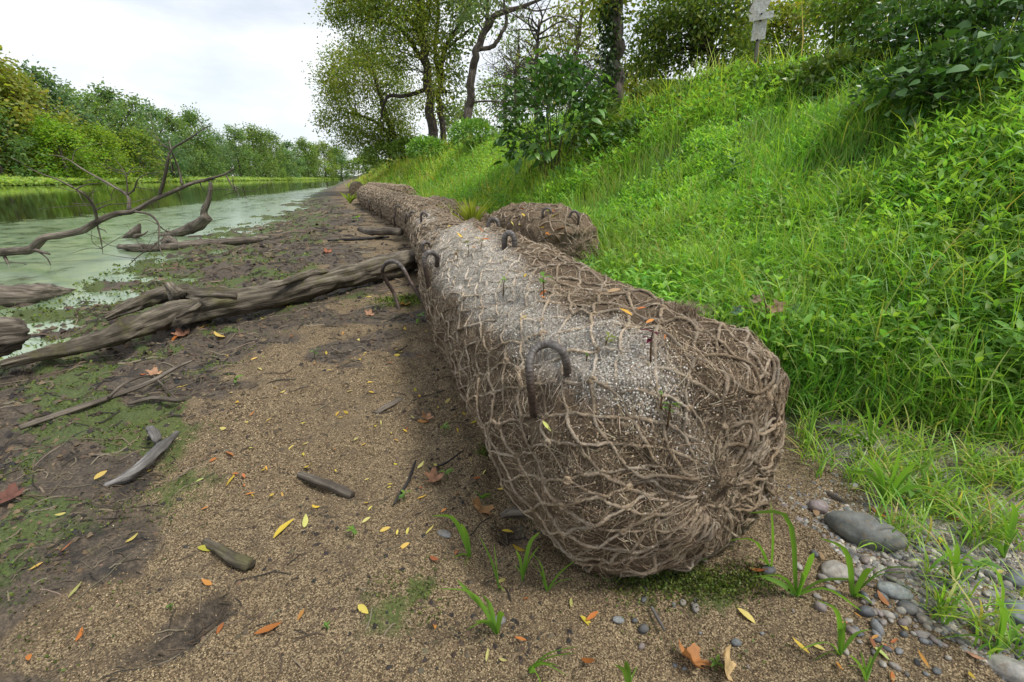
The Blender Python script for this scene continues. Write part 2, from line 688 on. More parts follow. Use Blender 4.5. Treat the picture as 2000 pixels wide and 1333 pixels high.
pale = g.ramp(vs.outputs[1], [(.0, (.09, .075, .055)), (.45, (.25, .22, .17)), (1, (.55, .52, .46))])
grn = g.ramp(fine, [(.25, (.03, .042, .012)), (.6, (.085, .12, .028)), (.8, (.16, .21, .055))])
edge = g.math('ADD', sep.outputs[0], g.math('MULTIPLY', g.math('SUBTRACT', mid, .5), 1.1))
c = g.mix(g.rng(edge, .35, .62), mud, tan)
c = g.mix(g.rng(g.math('ADD', sep.outputs[1], g.math('MULTIPLY', g.math('SUBTRACT', mid, .5), 1.3)), .45, .75, 0, .85), c, grn)
c = g.mix(sep.outputs[2], c, soil)
pa = g.attr('pale', 'Fac')
c = g.mix(g.rng(g.math('ADD', pa, g.math('MULTIPLY', g.math('SUBTRACT', mid, .5), 1.2)), .4, .75), c, pale)
b1 = g.bump(mid, .7, .03)
b2 = g.bump(fine, .6, .008, b1)
b3 = g.bump(vd, -.9, .004, b2)
wet = g.rng(edge, .2, .5, .72, .95)
M['ground'] = g.done(g.pbsdf(c, wet, .3, b3))

# water: open river with a duckweed film towards the near shore
g = G('river_water')
p = g.n('ShaderNodeTexCoord').outputs['Object']
film = g.attr('Col')
sp = g.n('ShaderNodeSeparateColor')
g.l(film, sp.inputs[0])
n1 = g.noise(g.scale(p, (1, .45, 1)), .55, 6, .62)
n2 = g.noise(p, 3.5, 6, .65)
n3 = g.noise(p, 40, 4, .65)
cov = g.math('ADD', sp.outputs[0], g.math('MULTIPLY', g.math('SUBTRACT', n1, .5), .55))
cov = g.math('ADD', cov, g.math('MULTIPLY', g.math('SUBTRACT', n2, .5), .75))
fac = g.rng(cov, .42, .60)
fc = g.ramp(n2, [(.25, (.13, .18, .12)), (.5, (.20, .275, .165)), (.72, (.33, .39, .19))])
fc = g.mix(g.rng(n3, .45, .75, 0, .5), fc, (.16, .24, .13))
fc = g.mix(g.rng(g.noise(p, 7, 5, .7), .63, .70, 0, .7), fc, (.06, .08, .03))
filmsh = g.pbsdf(fc, .16, .9)
rip = g.noise(g.scale(p, (1.0, 2.4, 1)), 1.6, 4, .6)
wat = g.pbsdf((.035, .037, .016), .035, .5, g.bump(rip, .10, .012))
mx = g.n('ShaderNodeMixShader')
g.l(fac, mx.inputs[0])
g.l(wat, mx.inputs[1])
g.l(filmsh, mx.inputs[2])
M['water'] = g.done(mx.outputs[0])


# ------------------------------------------------------------------ setting: ground sheet, river
def gravel_mask(X, Y):
    # stony patch in front of and to the right of the near log end
    c = onz(1820, 1170)
    return np.clip(1.25 - np.hypot((X - c[0]) / .55, (Y - c[1]) / .36), 0, 1)


def masks(X, Y):
    b = beach_b(X, Y)
    d = bank_d(X, Y)
    n = nz2(X, Y, 1.3, 4, 21)
    nn = nz2(X, Y, 4.5, 3, 22)
    tan = smooth((b - .52 + .24 * n + .12 * nn) / .22)
    tan = np.where(Y > 4.5, tan * np.clip(1.5 - Y / 14, .72, 1), tan)
    for (px, py, pr, pd) in PITS:
        tan = tan * (1 - .9 * np.exp(-((X - px) ** 2 + (Y - py) ** 2) / (pr * 1.0) ** 2))
    green = smooth((.64 - b + .05 * n) / .12) * smooth((nn + .5 * n + .22) / .45)
    green = np.maximum(green, smooth((.30 - b) / .12) * smooth((nn + .75) / .5) * .95)
    soil = smooth((d - .62 + .10 * nn) / .25) * smooth((Y - 1.05 + .15 * n + .4 * np.clip(X - 1.2, 0, 1)) / .3)
    for (px, py, r) in ((1265, 1120, .10), (1380, 1140, .10), (780, 590, .25), (560, 600, .22), (690, 580, .2), (1245, 1110, .08), (1060, 985, .05), (760, 1200, .09), (820, 1150, .06), (350, 960, .14)):
        q = onz(px, py)
        green = np.maximum(green, .75 * np.exp(-((X - q[0]) ** 2 + (Y - q[1]) ** 2) / r ** 2))
    pl = np.zeros_like(X)
    for (px, py, r) in ((1900, 960, .22), (1700, 900, .2), (1850, 1040, .2)):
        q = onz(px, py)
        pl = np.maximum(pl, .8 * np.exp(-((X - q[0]) ** 2 + (Y - q[1]) ** 2) / r ** 2))
    return tan, green, soil, pl


def build_ground():
    nr = 470
    r = np.exp(np.linspace(math.log(.35), math.log(900), nr))
    fa = np.linspace(-60, 60, 250)
    ba = np.linspace(60, 300, 42)[1:-1]
    az = np.radians(np.concatenate([fa, ba]))
    na = len(az)
    X = r[:, None] * np.sin(az)[None]
    Y = r[:, None] * np.cos(az)[None]
    Z = H(X, Y)
    V = np.stack([X, Y, Z], -1).reshape(-1, 3)
    i = np.arange(nr - 1)[:, None] * na
    j = np.arange(na)[None]
    j2 = (j + 1) % na
    q = np.stack([i + j, i + na + j, i + na + j2, i + j2], -1).reshape(-1, 4)
    V = np.vstack([V, [0, 0, h1(0, 0)]])
    jj = np.arange(na)
    t = np.stack([jj * 0 + len(V) - 1, jj, (jj + 1) % na], -1)
    tan, green, soil, pl = masks(V[:, 0], V[:, 1])
    far = V[:, 0] < xfar(V[:, 1])
    soil = np.where(far, 1, soil)
    mb = MB()
    mb.add(V, q, t, np.stack([tan, green, soil], -1))
    o = mb.build('ground', M['ground'])
    a = o.data.attributes.new('pale', 'FLOAT', 'POINT')
    a.data.foreach_set('value', pl.astype(np.float32))
    tag(o, kind='structure')


build_ground()


def build_water():
    nr = 150
    r = np.exp(np.linspace(math.log(.5), math.log(900), nr))
    az = np.radians(np.concatenate([np.linspace(-80, 0, 90), np.linspace(0, 280, 24)[1:-1]]))
    na = len(az)
    X = r[:, None] * np.sin(az)[None]
    Y = r[:, None] * np.cos(az)[None]
    V = np.stack([X, Y, X * 0 + WATER_Z], -1).reshape(-1, 3)
    i = np.arange(nr - 1)[:, None] * na
    j = np.arange(na)[None]
    j2 = (j + 1) % na
    q = np.stack([i + j, i + na + j, i + na + j2, i + j2], -1).reshape(-1, 4)
    # duckweed covers the near-shore strip; open water beyond it
    x, y = V[:, 0], V[:, 1]
    off = xsho(y) - x
    edge = np.interp(y, [-5, 4, 11, 16, 25, 35, 60], [9, 8.0, 5.6, 4.0, 3.4, 2.2, -.5])
    cov = np.clip((edge - off) / 6 + .5, 0, .60 + .4 * smooth((1.2 - off) / 1.5))
    mb = MB()
    mb.add(V, q, None, np.stack([cov, cov, cov], -1))
    tag(mb.build('river_water', M['water']), kind='structure')


build_water()


# ------------------------------------------------------------------ coir logs
class Log:
    def __init__(self, pts, r, fl=.96, cap0=.16, cap1=.12, seed=0, lump=.03):
        self.r, self.fl, self.seed, self.lump = r, fl, seed, lump
        A = resample(pts, 200)
        s = np.concatenate([[0], np.cumsum(np.linalg.norm(np.diff(A, axis=0), axis=1))])
        self.A, self.s, self.L = A, s, s[-1]
        self.cap0, self.cap1 = cap0, cap1
        ss = np.concatenate([np.linspace(0, 1, 60) ** 2 * cap0, np.linspace(cap0, self.L - cap1, 200)[1:-1], self.L - (np.linspace(1, 0, 40) ** 2) * cap1])
        rho = self.rho(ss)
        self.us = np.concatenate([[0], np.cumsum(np.hypot(np.diff(ss), np.diff(rho)))])
        self.ss, self.U = ss, self.us[-1]

    def rho(self, s):
        s = np.asarray(s, float)
        k = np.ones_like(s)
        x = np.clip(1 - s / self.cap0, 0, 1)
        k = k * (1 - x ** 2.6) ** (1 / 3.2)
        x = np.clip(1 - (self.L - s) / self.cap1, 0, 1)
        return self.r * k * (1 - x ** 2.4) ** (1 / 2.2)

    def axis(self, s):
        return np.stack([np.interp(s, self.s, self.A[:, i]) for i in range(3)], -1)

    def at(self, s, th, lift=0.0):
        s, th = np.broadcast_arrays(np.asarray(s, float), np.asarray(th, float))
        P = self.axis(s)
        T = norm(self.axis(np.minimum(s + .02, self.L)) - self.axis(np.maximum(s - .02, 0)))
        N = norm(np.cross(T, np.array([0, 0, 1.0])))
        Z = np.array([0, 0, 1.0])
        rad = np.cos(th)[..., None] * N + self.fl * np.sin(th)[..., None] * Z
        rho = self.rho(s)
        dr = (self.rho(np.minimum(s + .004, self.L)) - self.rho(np.maximum(s - .004, 0))) / .008
        nr = norm(rad - T * np.clip(dr, -6, 6)[..., None])
        p = P + rad * rho[..., None]
        lm = self.lump * (fbm(p * 4.2 + self.seed * 3.1, 3, self.seed) * .7 + .45 * fbm(p * 17 + 5, 3, self.seed + 3))
        return p + nr * (lm + lift)[..., None], nr

    def hit(self, x, y):
        """First point of the log seen through a photo pixel."""
        d = ray(x, y)
        t = np.exp(np.linspace(math.log(.5), math.log(25), 1500))
        P = CAMP + d * t[:, None]
        dd = ((P[:, None, :2] - self.A[None, ::5, :2]) ** 2).sum(-1)
        k = dd.argmin(1) * 5
        s = self.s[k]
        hor = np.sqrt(dd.min(1))
        ver = (P[:, 2] - self.A[k, 2]) / self.fl
        ins = np.hypot(hor, ver) < np.maximum(self.rho(s), .02)
        return P[np.argmax(ins)] if ins.any() else None

    def body(self, parent, ns=220, nt=96, white=None):
        u = np.linspace(0, self.U, ns)
        s = np.interp(u, self.us, self.ss)
        th = np.linspace(0, 2 * np.pi, nt, endpoint=False)
        S, TH = np.meshgrid(s, th, indexing='ij')
        p, _ = self.at(S, TH)
        V = p.reshape(-1, 3)
        i = np.arange(ns - 1)[:, None] * nt
        j = np.arange(nt)[None]
        j2 = (j + 1) % nt
        q = np.stack([i + j, i + nt + j, i + nt + j2, i + j2], -1).reshape(-1, 4)
        W = np.stack([np.repeat(u[:, None], nt, 1), np.repeat((th * self.r)[None], ns, 0), 0 * S], -1).reshape(-1, 3)
        tri = []
        for row in (2, ns - 3):                    # close both ends with a fan
            V = np.vstack([V, p[row].mean(0)])
            W = np.vstack([W, W[row * nt]])
            tri += [[len(V) - 1, row * nt + x, row * nt + (x + 1) % nt] for x in range(nt)]
        mb = MB()
        k = 1 + .25 * fbm(V * 5, 3, self.seed + 9)
        col = np.stack([k, k * .98, k * .95], -1)
        if white is not None:
            m = np.clip(white(S, TH).reshape(-1)[:, None] * .95, 0, .9)
            m = np.vstack([m, [[0], [0]]])
            col = col * (1 - m) + m * np.array([4.6, 5.6, 7.2])
        mb.add(V, q, tri, col, W)
        return keep(mb.build('fibre_fill', M['coir']), parent)

    def strand(self, mb, u, th, r, lift, twist=True, sides=6, c=(1, 1, 1)):
        s = np.interp(u, self.us, self.ss)
        p, nr = self.at(s, th, lift)
        n = len(p)
        T = norm(np.gradient(p, axis=0))
        A = norm(np.cross(T, nr))
        B = np.cross(A, T)
        seg = np.concatenate([[0], np.cumsum(np.linalg.norm(np.diff(p, axis=0), axis=1))])
        ph = np.linspace(0, 2 * np.pi, sides, endpoint=False)
        rr = np.broadcast_to(r, (n,))
        k = rr[:, None] * (1 + (.24 * np.cos(2 * ph[None] + seg[:, None] * 2 * np.pi / .030) if twist else 0) * np.ones((n, sides)))
        k = k * (1 + .17 * rng.normal(size=(n, sides)))
        V = p[:, None] + k[..., None] * (np.cos(ph)[None, :, None] * A[:, None] + np.sin(ph)[None, :, None] * B[:, None])
        i = np.arange(n - 1)[:, None] * sides
        j = np.arange(sides)[None]
        j2 = (j + 1) % sides
        q = np.stack([i + j, i + j2, i + sides + j2, i + sides + j], -1).reshape(-1, 4)
        mb.add(V.reshape(-1, 3), q, None, c)
        return p

    def net(self, parent, nst, umax, rope=.0046, fine=.8, step=.006, sides=6, joined=False, thlim=(-1.0, 4.1), cell=None, white=None):
        """Diamond netting: two families of ropes that share their crossing points."""
        allmb = MB()
        dth = 2 * np.pi / nst
        du = (cell or dth * self.r) * .5
        ni = int(umax / du)
        sag = rng.normal(size=(ni + 2, nst, 2)) * np.array([.006, .020])
        for fam in (1, -1):
            for j in range(nst):
                ii = np.arange(1, ni + 1)
                th0 = j * dth + fam * (ii % 2) * dth * .5 + fam * (ii // 2) * dth * .0
                # each rope zigzags: half a cell to one side and back, meeting its neighbours at knots
                jj = (j + (0 if fam == 1 else 0)) % nst
                node = np.where(ii % 2 == 1, (j if fam == 1 else (j - 1) % nst), j)
                sg = sag[ii, node]
                w = fbm(np.stack([ii * du * 4, th0 * 1.3, ii * 0. + self.seed], -1), 2, 40 + self.seed)
                uu = ii * du + sg[:, 0] + .012 * w
                th = th0 + sg[:, 1] + .07 * w
                m = max(3, int(du / step))
                fn = int(min(fine, umax) / du)
                k1 = max(2, fn)
                Q = np.stack([uu, th, 0 * uu], -1)
                m2 = max(3, m // 3)
                tt = np.concatenate([np.arange(0, min(k1, len(Q) - 1), 1.0 / m), np.arange(min(k1, len(Q) - 1), len(Q) - 1 + 1e-6, 1.0 / m2)])
                PQ = np.stack([np.interp(tt, np.arange(len(Q)), Q[:, 0]), np.interp(tt, np.arange(len(Q)), Q[:, 1]), 0 * tt], -1)
                PQ = .72 * PQ + .14 * np.vstack([PQ[:1], PQ[:-1]]) + .14 * np.vstack([PQ[1:], PQ[-1:]])
                PQ[:, 0] += .010 * np.sin(np.pi * (tt % 1)) * rng.uniform(-.2, 1)
                uq = np.clip(PQ[:, 0], .02, self.U - .02)
                tq = PQ[:, 1] + .012 * fbm(np.stack([PQ[:, 0] * 40, PQ[:, 1] * 9, PQ[:, 0] * 0 + j + fam * 50.], -1), 2, 60)
                lift = rope * (.35 + .8 * fbm(np.stack([uq * 14, tq * 4, uq * 0 + j * 3. + fam], -1), 2, 80)) + .001
                tm = np.mod(tq + 1.2, 2 * np.pi) - 1.2
                idx = np.flatnonzero(((tm > thlim[0]) & (tm < thlim[1])) | (uq < self.r))
                if len(idx) < 6:
                    continue
                for rn in np.split(idx, np.flatnonzero(np.diff(idx) > 1) + 1):
                    if len(rn) < 6:
                        continue
                    mb = allmb if joined else MB()
                    rv = rope * (1 + .22 * fbm(np.stack([uq[rn] * 15, uq[rn] * 0 + j, uq[rn] * 0 + fam * 9.], -1), 2, 90))
                    cr = np.tile(np.array([1, 1, 1.0]) * rng.uniform(.7, 1.1), (len(rn), 1))
                    if white is not None:
                        wm = np.clip(white(np.interp(uq[rn], self.us, self.ss), tq[rn]), 0, 1)[:, None] * .8
                        cr = cr * (1 - wm) + wm * np.array([1.9, 2.0, 2.15])
                    self.strand(mb, uq[rn], tq[rn], rv, lift[rn], not joined, sides, np.repeat(cr, sides, 0))
                    if not joined:
                        keep(mb.build('net_rope', M['rope']), parent)
        if joined:
            keep(allmb.build('netting', M['rope']), parent)['kind'] = 'stuff'
        return du, dth, sag

    def fuzz(self, parent, n, umax, white=None, k=3, ln=(.04, .11), wid=.0013, thlim=(-1.05, 4.15), power=1.0):
        u = umax * rng.random(n) ** power
        th = rng.uniform(*thlim, n)
        th = np.where(u < self.r * 1.05, rng.uniform(0, 2 * np.pi, n), th)
        s = np.interp(u, self.us, self.ss)
        p0, nr = self.at(s, th)
        a = 3.5 * fbm(p0 * 9, 3, 51 + self.seed) + rng.normal(0, .55, n)
        curl = 14 * fbm(p0 * 11 + 4, 2, 52) + rng.normal(0, 7, n)
        L = rng.uniform(*ln, n)
        pu, pt = u.copy(), th.copy()
        pts = []
        lift0 = np.where(rng.random(n) < .12, rng.uniform(.003, .010, n), rng.uniform(.0003, .003, n))
        for i in range(k):
            t = i / (k - 1)
            ss = np.interp(np.clip(pu, .01, self.U - .01), self.us, self.ss)
            p, nn = self.at(ss, pt, lift0 + .004 * np.sin(np.pi * t) * rng.random(n))
            pts.append(p)
            ang = a + curl * L * t
            st = L / (k - 1)
            pu = pu + np.cos(ang) * st
            pt = pt + np.sin(ang) * st / np.maximum(self.rho(ss), .06)
        P = np.stack(pts, 1)
        T = norm(np.gradient(P, axis=1))
        S = norm(np.cross(T, nr[:, None, :]) + .4 * rng.normal(size=(n, 1, 3)))
        w = wid * rng.uniform(.6, 1.3, n)[:, None, None]
        V = np.stack([P - S * w * .5, P + S * w * .5], 2).reshape(-1, 3)
        b = np.arange(n)[:, None] * (2 * k)
        q = np.concatenate([b + np.array([[2 * i, 2 * i + 1, 2 * i + 3, 2 * i + 2]]) for i in range(k - 1)])
        mb = MB()
        col = pick([(.31, .238, .158), (.225, .166, .108), (.45, .365, .265), (.12, .085, .055)], n, .25, .05)
        if white is not None:
            wm = (np.clip(white(s, th), 0, 1) * rng.uniform(.3, 1, n))[:, None]
            col = col * (1 - wm) + wm * np.array([.60, .56, .49])
        mb.add(V, q, None, np.repeat(col, 2 * k, 0))
        o = keep(mb.build('loose_fibre', M['fibre']), parent)
        o['kind'] = 'stuff'

    def flakes(self, parent, n, fn, umax, size=(.0020, .0038), col=None):
        u = umax * rng.random(n * 5) ** 1.25
        th = rng.uniform(.2, 3.9, n * 5)
        s = np.interp(u, self.us, self.ss)
        kp = rng.random(n * 5) < fn(s, th)
        s, th = s[kp][:n], th[kp][:n]
        p, nr = self.at(s, th, rng.uniform(.001, .006, len(s)))
        m = len(p)
        D = norm(np.cross(nr, rdir(m)))
        N = norm(nr + .6 * rng.normal(size=(m, 3)))
        L = rng.uniform(*size, m) * 2
        mb = MB()
        c = pick(col or [(.55, .515, .455), (.44, .40, .335), (.64, .605, .54), (.31, .265, .205)], m, .15, .03)
        leaf4(mb, p, D, N, L, L * .8, c, .2)
        o = keep(mb.build('dried_duckweed_flakes', M['grain']), parent)
        o['kind'] = 'stuff'


ax0 = lambda Y: .366 - .3626 * (Y - .863) + .0321 * (Y - .863) ** 2
yy = np.linspace(.80, 3.02, 9)
front = Log(np.stack([ax0(yy) + .038 * np.exp(-(yy - .8) / .35), yy, np.full(9, .285) + .010 * np.sin(yy * 4) - .035 * np.exp(-(yy - .8) / .4)], -1), .345, .93, .19, .10, 1, .030)


def front_white(S, TH):
    # pale dried duckweed lies along the crown of the log, a little left of the top
    n = fbm(np.stack([S * 2.2, TH * 1.6, S * 0 + 7.], -1), 4, 36)
    c = 2.10 + .08 * np.sin(S * 2.2)
    w = .36 + .22 * smooth((S - .3) / 1.2)
    m = smooth((w * (1 + .35 * n) - np.abs(np.mod(TH, 2 * np.pi) - c)) / .34)
    return m * smooth((S + .02) / .16) * np.clip(.98 + .4 * n, 0, 1)


def new_log(L, label, group='coir logs along the shore'):
    b = L.axis(np.array([0.0]))[0]
    e = empty('coir_log', (b[0], b[1], 0))
    tag(e, label, 'coir log', group)
    return e


e = new_log(front, 'nearest and largest coir log, rope netted, pale dusting on top, blunt end towards the viewer')
front.body(e, 280, 110, front_white)
NET = front.net(e, 26, front.U - .1, .0038, 1.0, .006, cell=.112, white=front_white)
front.fuzz(e, 40000, front.U - .1, front_white, 4, power=1.5, wid=.00095, ln=(.02, .075))
front.flakes(e, 80000, lambda s, t: np.clip(front_white(s, t) * 1.3 + .004, 0, 1), front.U - .1, (.0013, .0026))
front.flakes(e, 26000, lambda s, t: np.clip(.15 + .9 * smooth((t - 2.3) / .7) + .5 * smooth((.3 - s) / .3), 0, 1) * np.clip(.6 + 1.2 * fbm(np.stack([s * 9, t * 3, s * 0], -1), 3, 44), 0, 1), front.U - .1, (.0016, .0030), [(.30, .225, .145), (.20, .15, .095), (.40, .32, .22), (.12, .09, .06)])
FRONT_E = e

# tangled rope ends on the blunt end
for k in range(30):
    mb = MB()
    u0, t0 = rng.uniform(.03, .40), rng.uniform(-1.2, 1.2)
    if k > 21:
        u0, t0 = rng.uniform(.02, .12), rng.uniform(0, 6.28)
    m = 34
    a = rng.uniform(0, 6.28)
    cur = rng.uniform(-16, 16)
    uu, tt = [u0], [t0]
    for i in range(m - 1):
        st = .0055
        aa = a + cur * i * st
        uu.append(np.clip(uu[-1] + math.cos(aa) * st, .02, .6))
        tt.append(tt[-1] + math.sin(aa) * st / .2)
    front.strand(mb, np.array(uu), np.array(tt), .0041, .002 + .006 * np.sin(np.linspace(0, np.pi, m)), True, 6, np.array([.85, .82, .78]) * rng.uniform(.6, 1.15))
    keep(mb.build('rope_end', M['rope']), e)
# knots where the ropes cross
du_, dth_, sag_ = NET
for i_ in range(2, int(.85 / du_)):
    for j_ in range(26):
        t0 = np.mod(j_ * dth_ + (i_ % 2) * dth_ * .5 + .6, 2 * np.pi) - .6
        if not (-.4 < t0 < 3.5) or rng.random() < .5:
            continue
        w_ = float(fbm(np.array([[i_ * du_ * 4, (j_ * dth_ + (i_ % 2) * dth_ * .5) * 1.3, front.seed * 1.0]]), 2, 40 + front.seed)[0])
        u0 = i_ * du_ + sag_[i_, j_, 0] + .012 * w_
        t0 = t0 + sag_[i_, j_, 1] + .07 * w_
        mb = MB()
        ia = np.linspace(0, 1.9 * np.pi, 11)
        rk = rng.uniform(.004, .006)
        front.strand(mb, np.clip(u0 + rk * np.cos(ia), .02, 2), t0 + rk * np.sin(ia) / .28, .0042, .003 + .002 * np.sin(ia * 1.5), True, 6, np.array([1, .97, .92]) * rng.uniform(.75, 1.1))
        keep(mb.build('knot', M['rope']), e)

LOGS = [front]


def simple_log(pts, r, label, nst, umax, nf, wid, rope, nsb=140, ntb=64, cap0=.14, cap1=.14, seed=2, white=None, flk=0, fine=1.2, step=.012, joined=True, lump=.03, power=1.2):
    L = Log(pts, r, .95, cap0, cap1, seed, lump)
    e = new_log(L, label)
    L.body(e, nsb, ntb, white)
    um = min(umax, L.U - .03)
    L.net(e, nst, um, rope, fine if not joined else .3, step * (1 if not joined else 1.5), 5 if not joined else 4, joined)
    L.fuzz(e, nf, um, white, wid=wid, power=power)
    if flk:
        L.flakes(e, flk, lambda s, t: np.clip(white(s, t) + .02, 0, 1), um, (.003, .0055))
    LOGS.append(L)
    return L, e


def w2(S, TH):
    n = fbm(np.stack([S * 2.2, TH * 1.3, S * 0 + 5.], -1), 4, 35)
    return smooth((.42 * (1 + .8 * n) - np.abs(np.mod(TH, 2 * np.pi) - 2.1)) / .3) * np.clip(.25 + .7 * n, 0, 1)


log2, e2 = simple_log([(-.235, 2.92, .22), (-.46, 3.8, .22), (-.83, 5.2, .225), (-1.13, 6.45, .235)], .30,
                      'second coir log of the shoreline row, butted behind the nearest log', 15, 9, 10000, .0022, .0068, 200, 80, .09, .16, 4, w2, 9000, 1.4)
log3, e3 = simple_log([(-1.05, 6.35, .26), (-1.6, 8.0, .25), (-2.25, 9.7, .25), (-3.4, 12.6, .25)], .33,
                      'third coir log of the shoreline row, carrying a cluster of small steel hooks', 13, 9, 6000, .004, .009, 160, 56, .16, .16, 5)
log4, e4 = simple_log([(-3.3, 12.4, .25), (-4.3, 14.8, .26), (-5.0, 16.6, .28), (-5.25, 17.9, .28)], .36,
                      'fourth coir log of the shoreline row, rounded end seen far along the beach', 11, 9, 3000, .007, .012, 120, 44, .2, .3, 6)
back, eb = simple_log([(.62, 4.25, .25), (.36, 4.75, .30), (.08, 5.45, .27), (-.12, 6.1, .16)], .33,
                      'coir log of the upper row beside the grass, round netted end with yellow leaves', 11, 9, 9000, .0020, .0068, 190, 90, .26, .3, 7, None, 0, 1.2, .012, False, .05, 1.4)
log6, e6 = simple_log([(-.55, 7.3, .14), (-1.1, 8.8, .18), (-1.8, 10.8, .2)], .30,
                      'weedy coir log of the upper row partly hidden by yellow grass', 11, 9, 3500, .004, .009, 90, 44, .16, .16, 8)
log7, e7 = simple_log([(-3.0, 13.6, .32), (-4.1, 16.2, .33), (-5.3, 18.8, .34), (-6.0, 20.4, .34)], .36,
                      'distant coir log of the upper row at the foot of the grassy bank', 9, 9, 2500, .007, .012, 90, 40, .2, .2, 9)
log8, e8 = simple_log([(-7.9, 24.5, .22), (-10.2, 31.5, .24), (-11.8, 36.5, .24)], .40,
                      'farthest coir log, low dark mound near the point where shore and bank meet', 7, 12, 1500, .01, .016, 70, 32, .3, .3, 10)


# ------------------------------------------------------------------ steel hooks
def loghit(x, y):
    best = None
    for L in LOGS:
        p = L.hit(x, y)
        if p is not None and (best is None or p[1] < best[1]):
            best = p
    return best


def rebar(path, r, label, n=200, rust=1.0, ends=None):
    P = resample(path, n)
    seg = np.concatenate([[0], np.cumsum(np.linalg.norm(np.diff(P, axis=0), axis=1))])
    rib = 1 + .06 * (np.cos(seg * 2 * np.pi / (r * 1.0)) > .2)
    mb = MB()
    k = np.linspace(0, 1, n)
    col = np.stack([np.ones(n), np.ones(n), np.ones(n)], -1)
    V = tube(mb, P, r * rib, 10, (1, 1, 1))
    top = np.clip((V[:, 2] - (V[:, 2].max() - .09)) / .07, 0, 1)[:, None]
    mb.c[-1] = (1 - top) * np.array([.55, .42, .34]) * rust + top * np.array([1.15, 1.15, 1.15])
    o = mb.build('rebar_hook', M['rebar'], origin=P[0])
    tag(o, label, 'steel hook', 'bent steel bars pinning the logs')
    return o


def P3(lst):
    return [ony(x, y, Y) for (x, y, Y) in lst]


# the near hook: its long leg runs down the flank of the log into the ground
a = front.hit(1046, 815)
b = front.hit(1108, 742)
ya, yb = a[1], b[1]
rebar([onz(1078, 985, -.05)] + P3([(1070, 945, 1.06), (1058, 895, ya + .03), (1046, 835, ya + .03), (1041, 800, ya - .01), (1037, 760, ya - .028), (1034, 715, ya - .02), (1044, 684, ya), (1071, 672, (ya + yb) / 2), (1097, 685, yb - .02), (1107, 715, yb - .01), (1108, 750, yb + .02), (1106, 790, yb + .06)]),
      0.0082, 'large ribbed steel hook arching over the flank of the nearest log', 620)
q1, q2 = onz(778, 600), onz(852, 640)
rebar([onz(780, 606)] + P3([(770, 575, 3.16), (752, 545, 3.14), (747, 528, 3.12), (755, 514, 3.10), (770, 511, 3.07), (786, 523, 3.03), (800, 548, 2.99), (823, 585, 2.93), (852, 636, 2.84)]),
      .0125, 'inverted U shaped steel pin standing loose between fallen trunk and nearest log', 320)
c = loghit(846, 560)
yc = c[1] if c is not None else 3.0
rebar(P3([(838, 560, yc - .02), (831, 525, yc - .03), (829, 505, yc - .03), (836, 494, yc - .02), (846, 494, yc), (854, 504, yc + .03), (853, 520, yc + .05)]), .0115,
      'small dark steel hook at the far left shoulder of the nearest log', 160)
yc = 3.25
rebar(P3([(830, 500, yc), (825, 484, yc), (828, 475, yc), (834, 474, yc + .03), (840, 480, yc + .06), (841, 495, yc + .1)]), .011,
      'small steel hook beside the join of the first two logs', 120)
for (x, y, wpx, hpx, rr, lab) in (
        (964, 447, 20, 20, .0115, 'pale steel hook standing in the gap between the two log rows'),
        (995, 476, 22, 22, .0115, 'rust brown steel hook low against the upper row log'),
        (1068, 420, 17, 14, .0115, 'dark steel hook on the grassy crown of the upper row log'),
        (1121, 429, 17, 17, .0115, 'dark steel hook near the round end of the upper row log'),
        (829, 428, 15, 14, .0120, 'rightmost of the small hooks clustered on the shoreline row'),
        (806, 421, 11, 9, .0125, 'thin steel hook second from the right in the cluster on the shoreline row'),
        (797, 425, 10, 9, .0125, 'thin steel hook third from the right in the cluster on the shoreline row'),
        (777, 432, 14, 16, .0130, 'leaning steel hook at the front of the hook cluster on the shoreline row'),
        (778, 410, 12, 10, .0130, 'upright steel hook at the back of the hook cluster on the shoreline row'),
        (748, 415, 8, 9, .014, 'left of two far small steel hooks on the third log'),
        (725, 400, 8, 9, .015, 'farthest small steel hook in the shoreline row')):
    p = loghit(x, y + 3)
    if p is None:
        p = hit(x, y)
    sc = p[1] * .98 / FPX
    w, hh = wpx * sc / 2, hpx * sc
    ang = rng.uniform(-.5, .5)
    dx, dy = math.cos(ang), math.sin(ang)
    pts = []
    for (u_, v_) in ((-1.0, -1.1), (-1, .2), (-.96, .6), (-.6, .95), (0, 1.06), (.6, .93), (.97, .55), (1.02, .1), (1.0, -.7)):
        pts.append((p[0] + dx * w * u_, p[1] + dy * w * u_, p[2] + hh * v_))
    rebar(pts, rr, lab, 140, rng.uniform(.7, 1.2))

# ------------------------------------------------------------------ fallen wood
def wood(name, label, parts, mat, cat='driftwood', group=None, origin=None):
    """parts: list of (part name, world path, radii, sides, roughness)"""
    o0 = np.asarray(parts[0][1][0], float) if origin is None else np.asarray(origin, float)
    if len(parts) == 1:
        (nm, path, rad, sides, rough) = parts[0]
        mb = MB()
        tube(mb, resample(path, max(14, sides * 3)), rad, sides, (1, 1, 1), rough, random.randint(0, 99))
        o = mb.build(name, mat, origin=o0)
        return tag(o, label, cat, group)
    e = empty(name, o0)
    tag(e, label, cat, group)
    first = None
    for (nm, path, rad, sides, rough) in parts:
        mb = MB()
        n = max(8, int(len(path) * 5))
        if sides > 12:
            n = 90
        tube(mb, resample(path, n), rad, sides, (1, 1, 1), rough, random.randint(0, 99))
        ob = keep(mb.build(nm, mat), e)
        if first is None:
            first = ob
        else:                                    # limbs and twigs hang on the main stem
            ob.parent = first
            ob.location = (0, 0, 0)
    return e


def G3(lst, dz=None):
    """Centre line given by photo pixels at a height above the ground (z)."""
    return [onz(x, y, z) for (x, y, z) in lst]


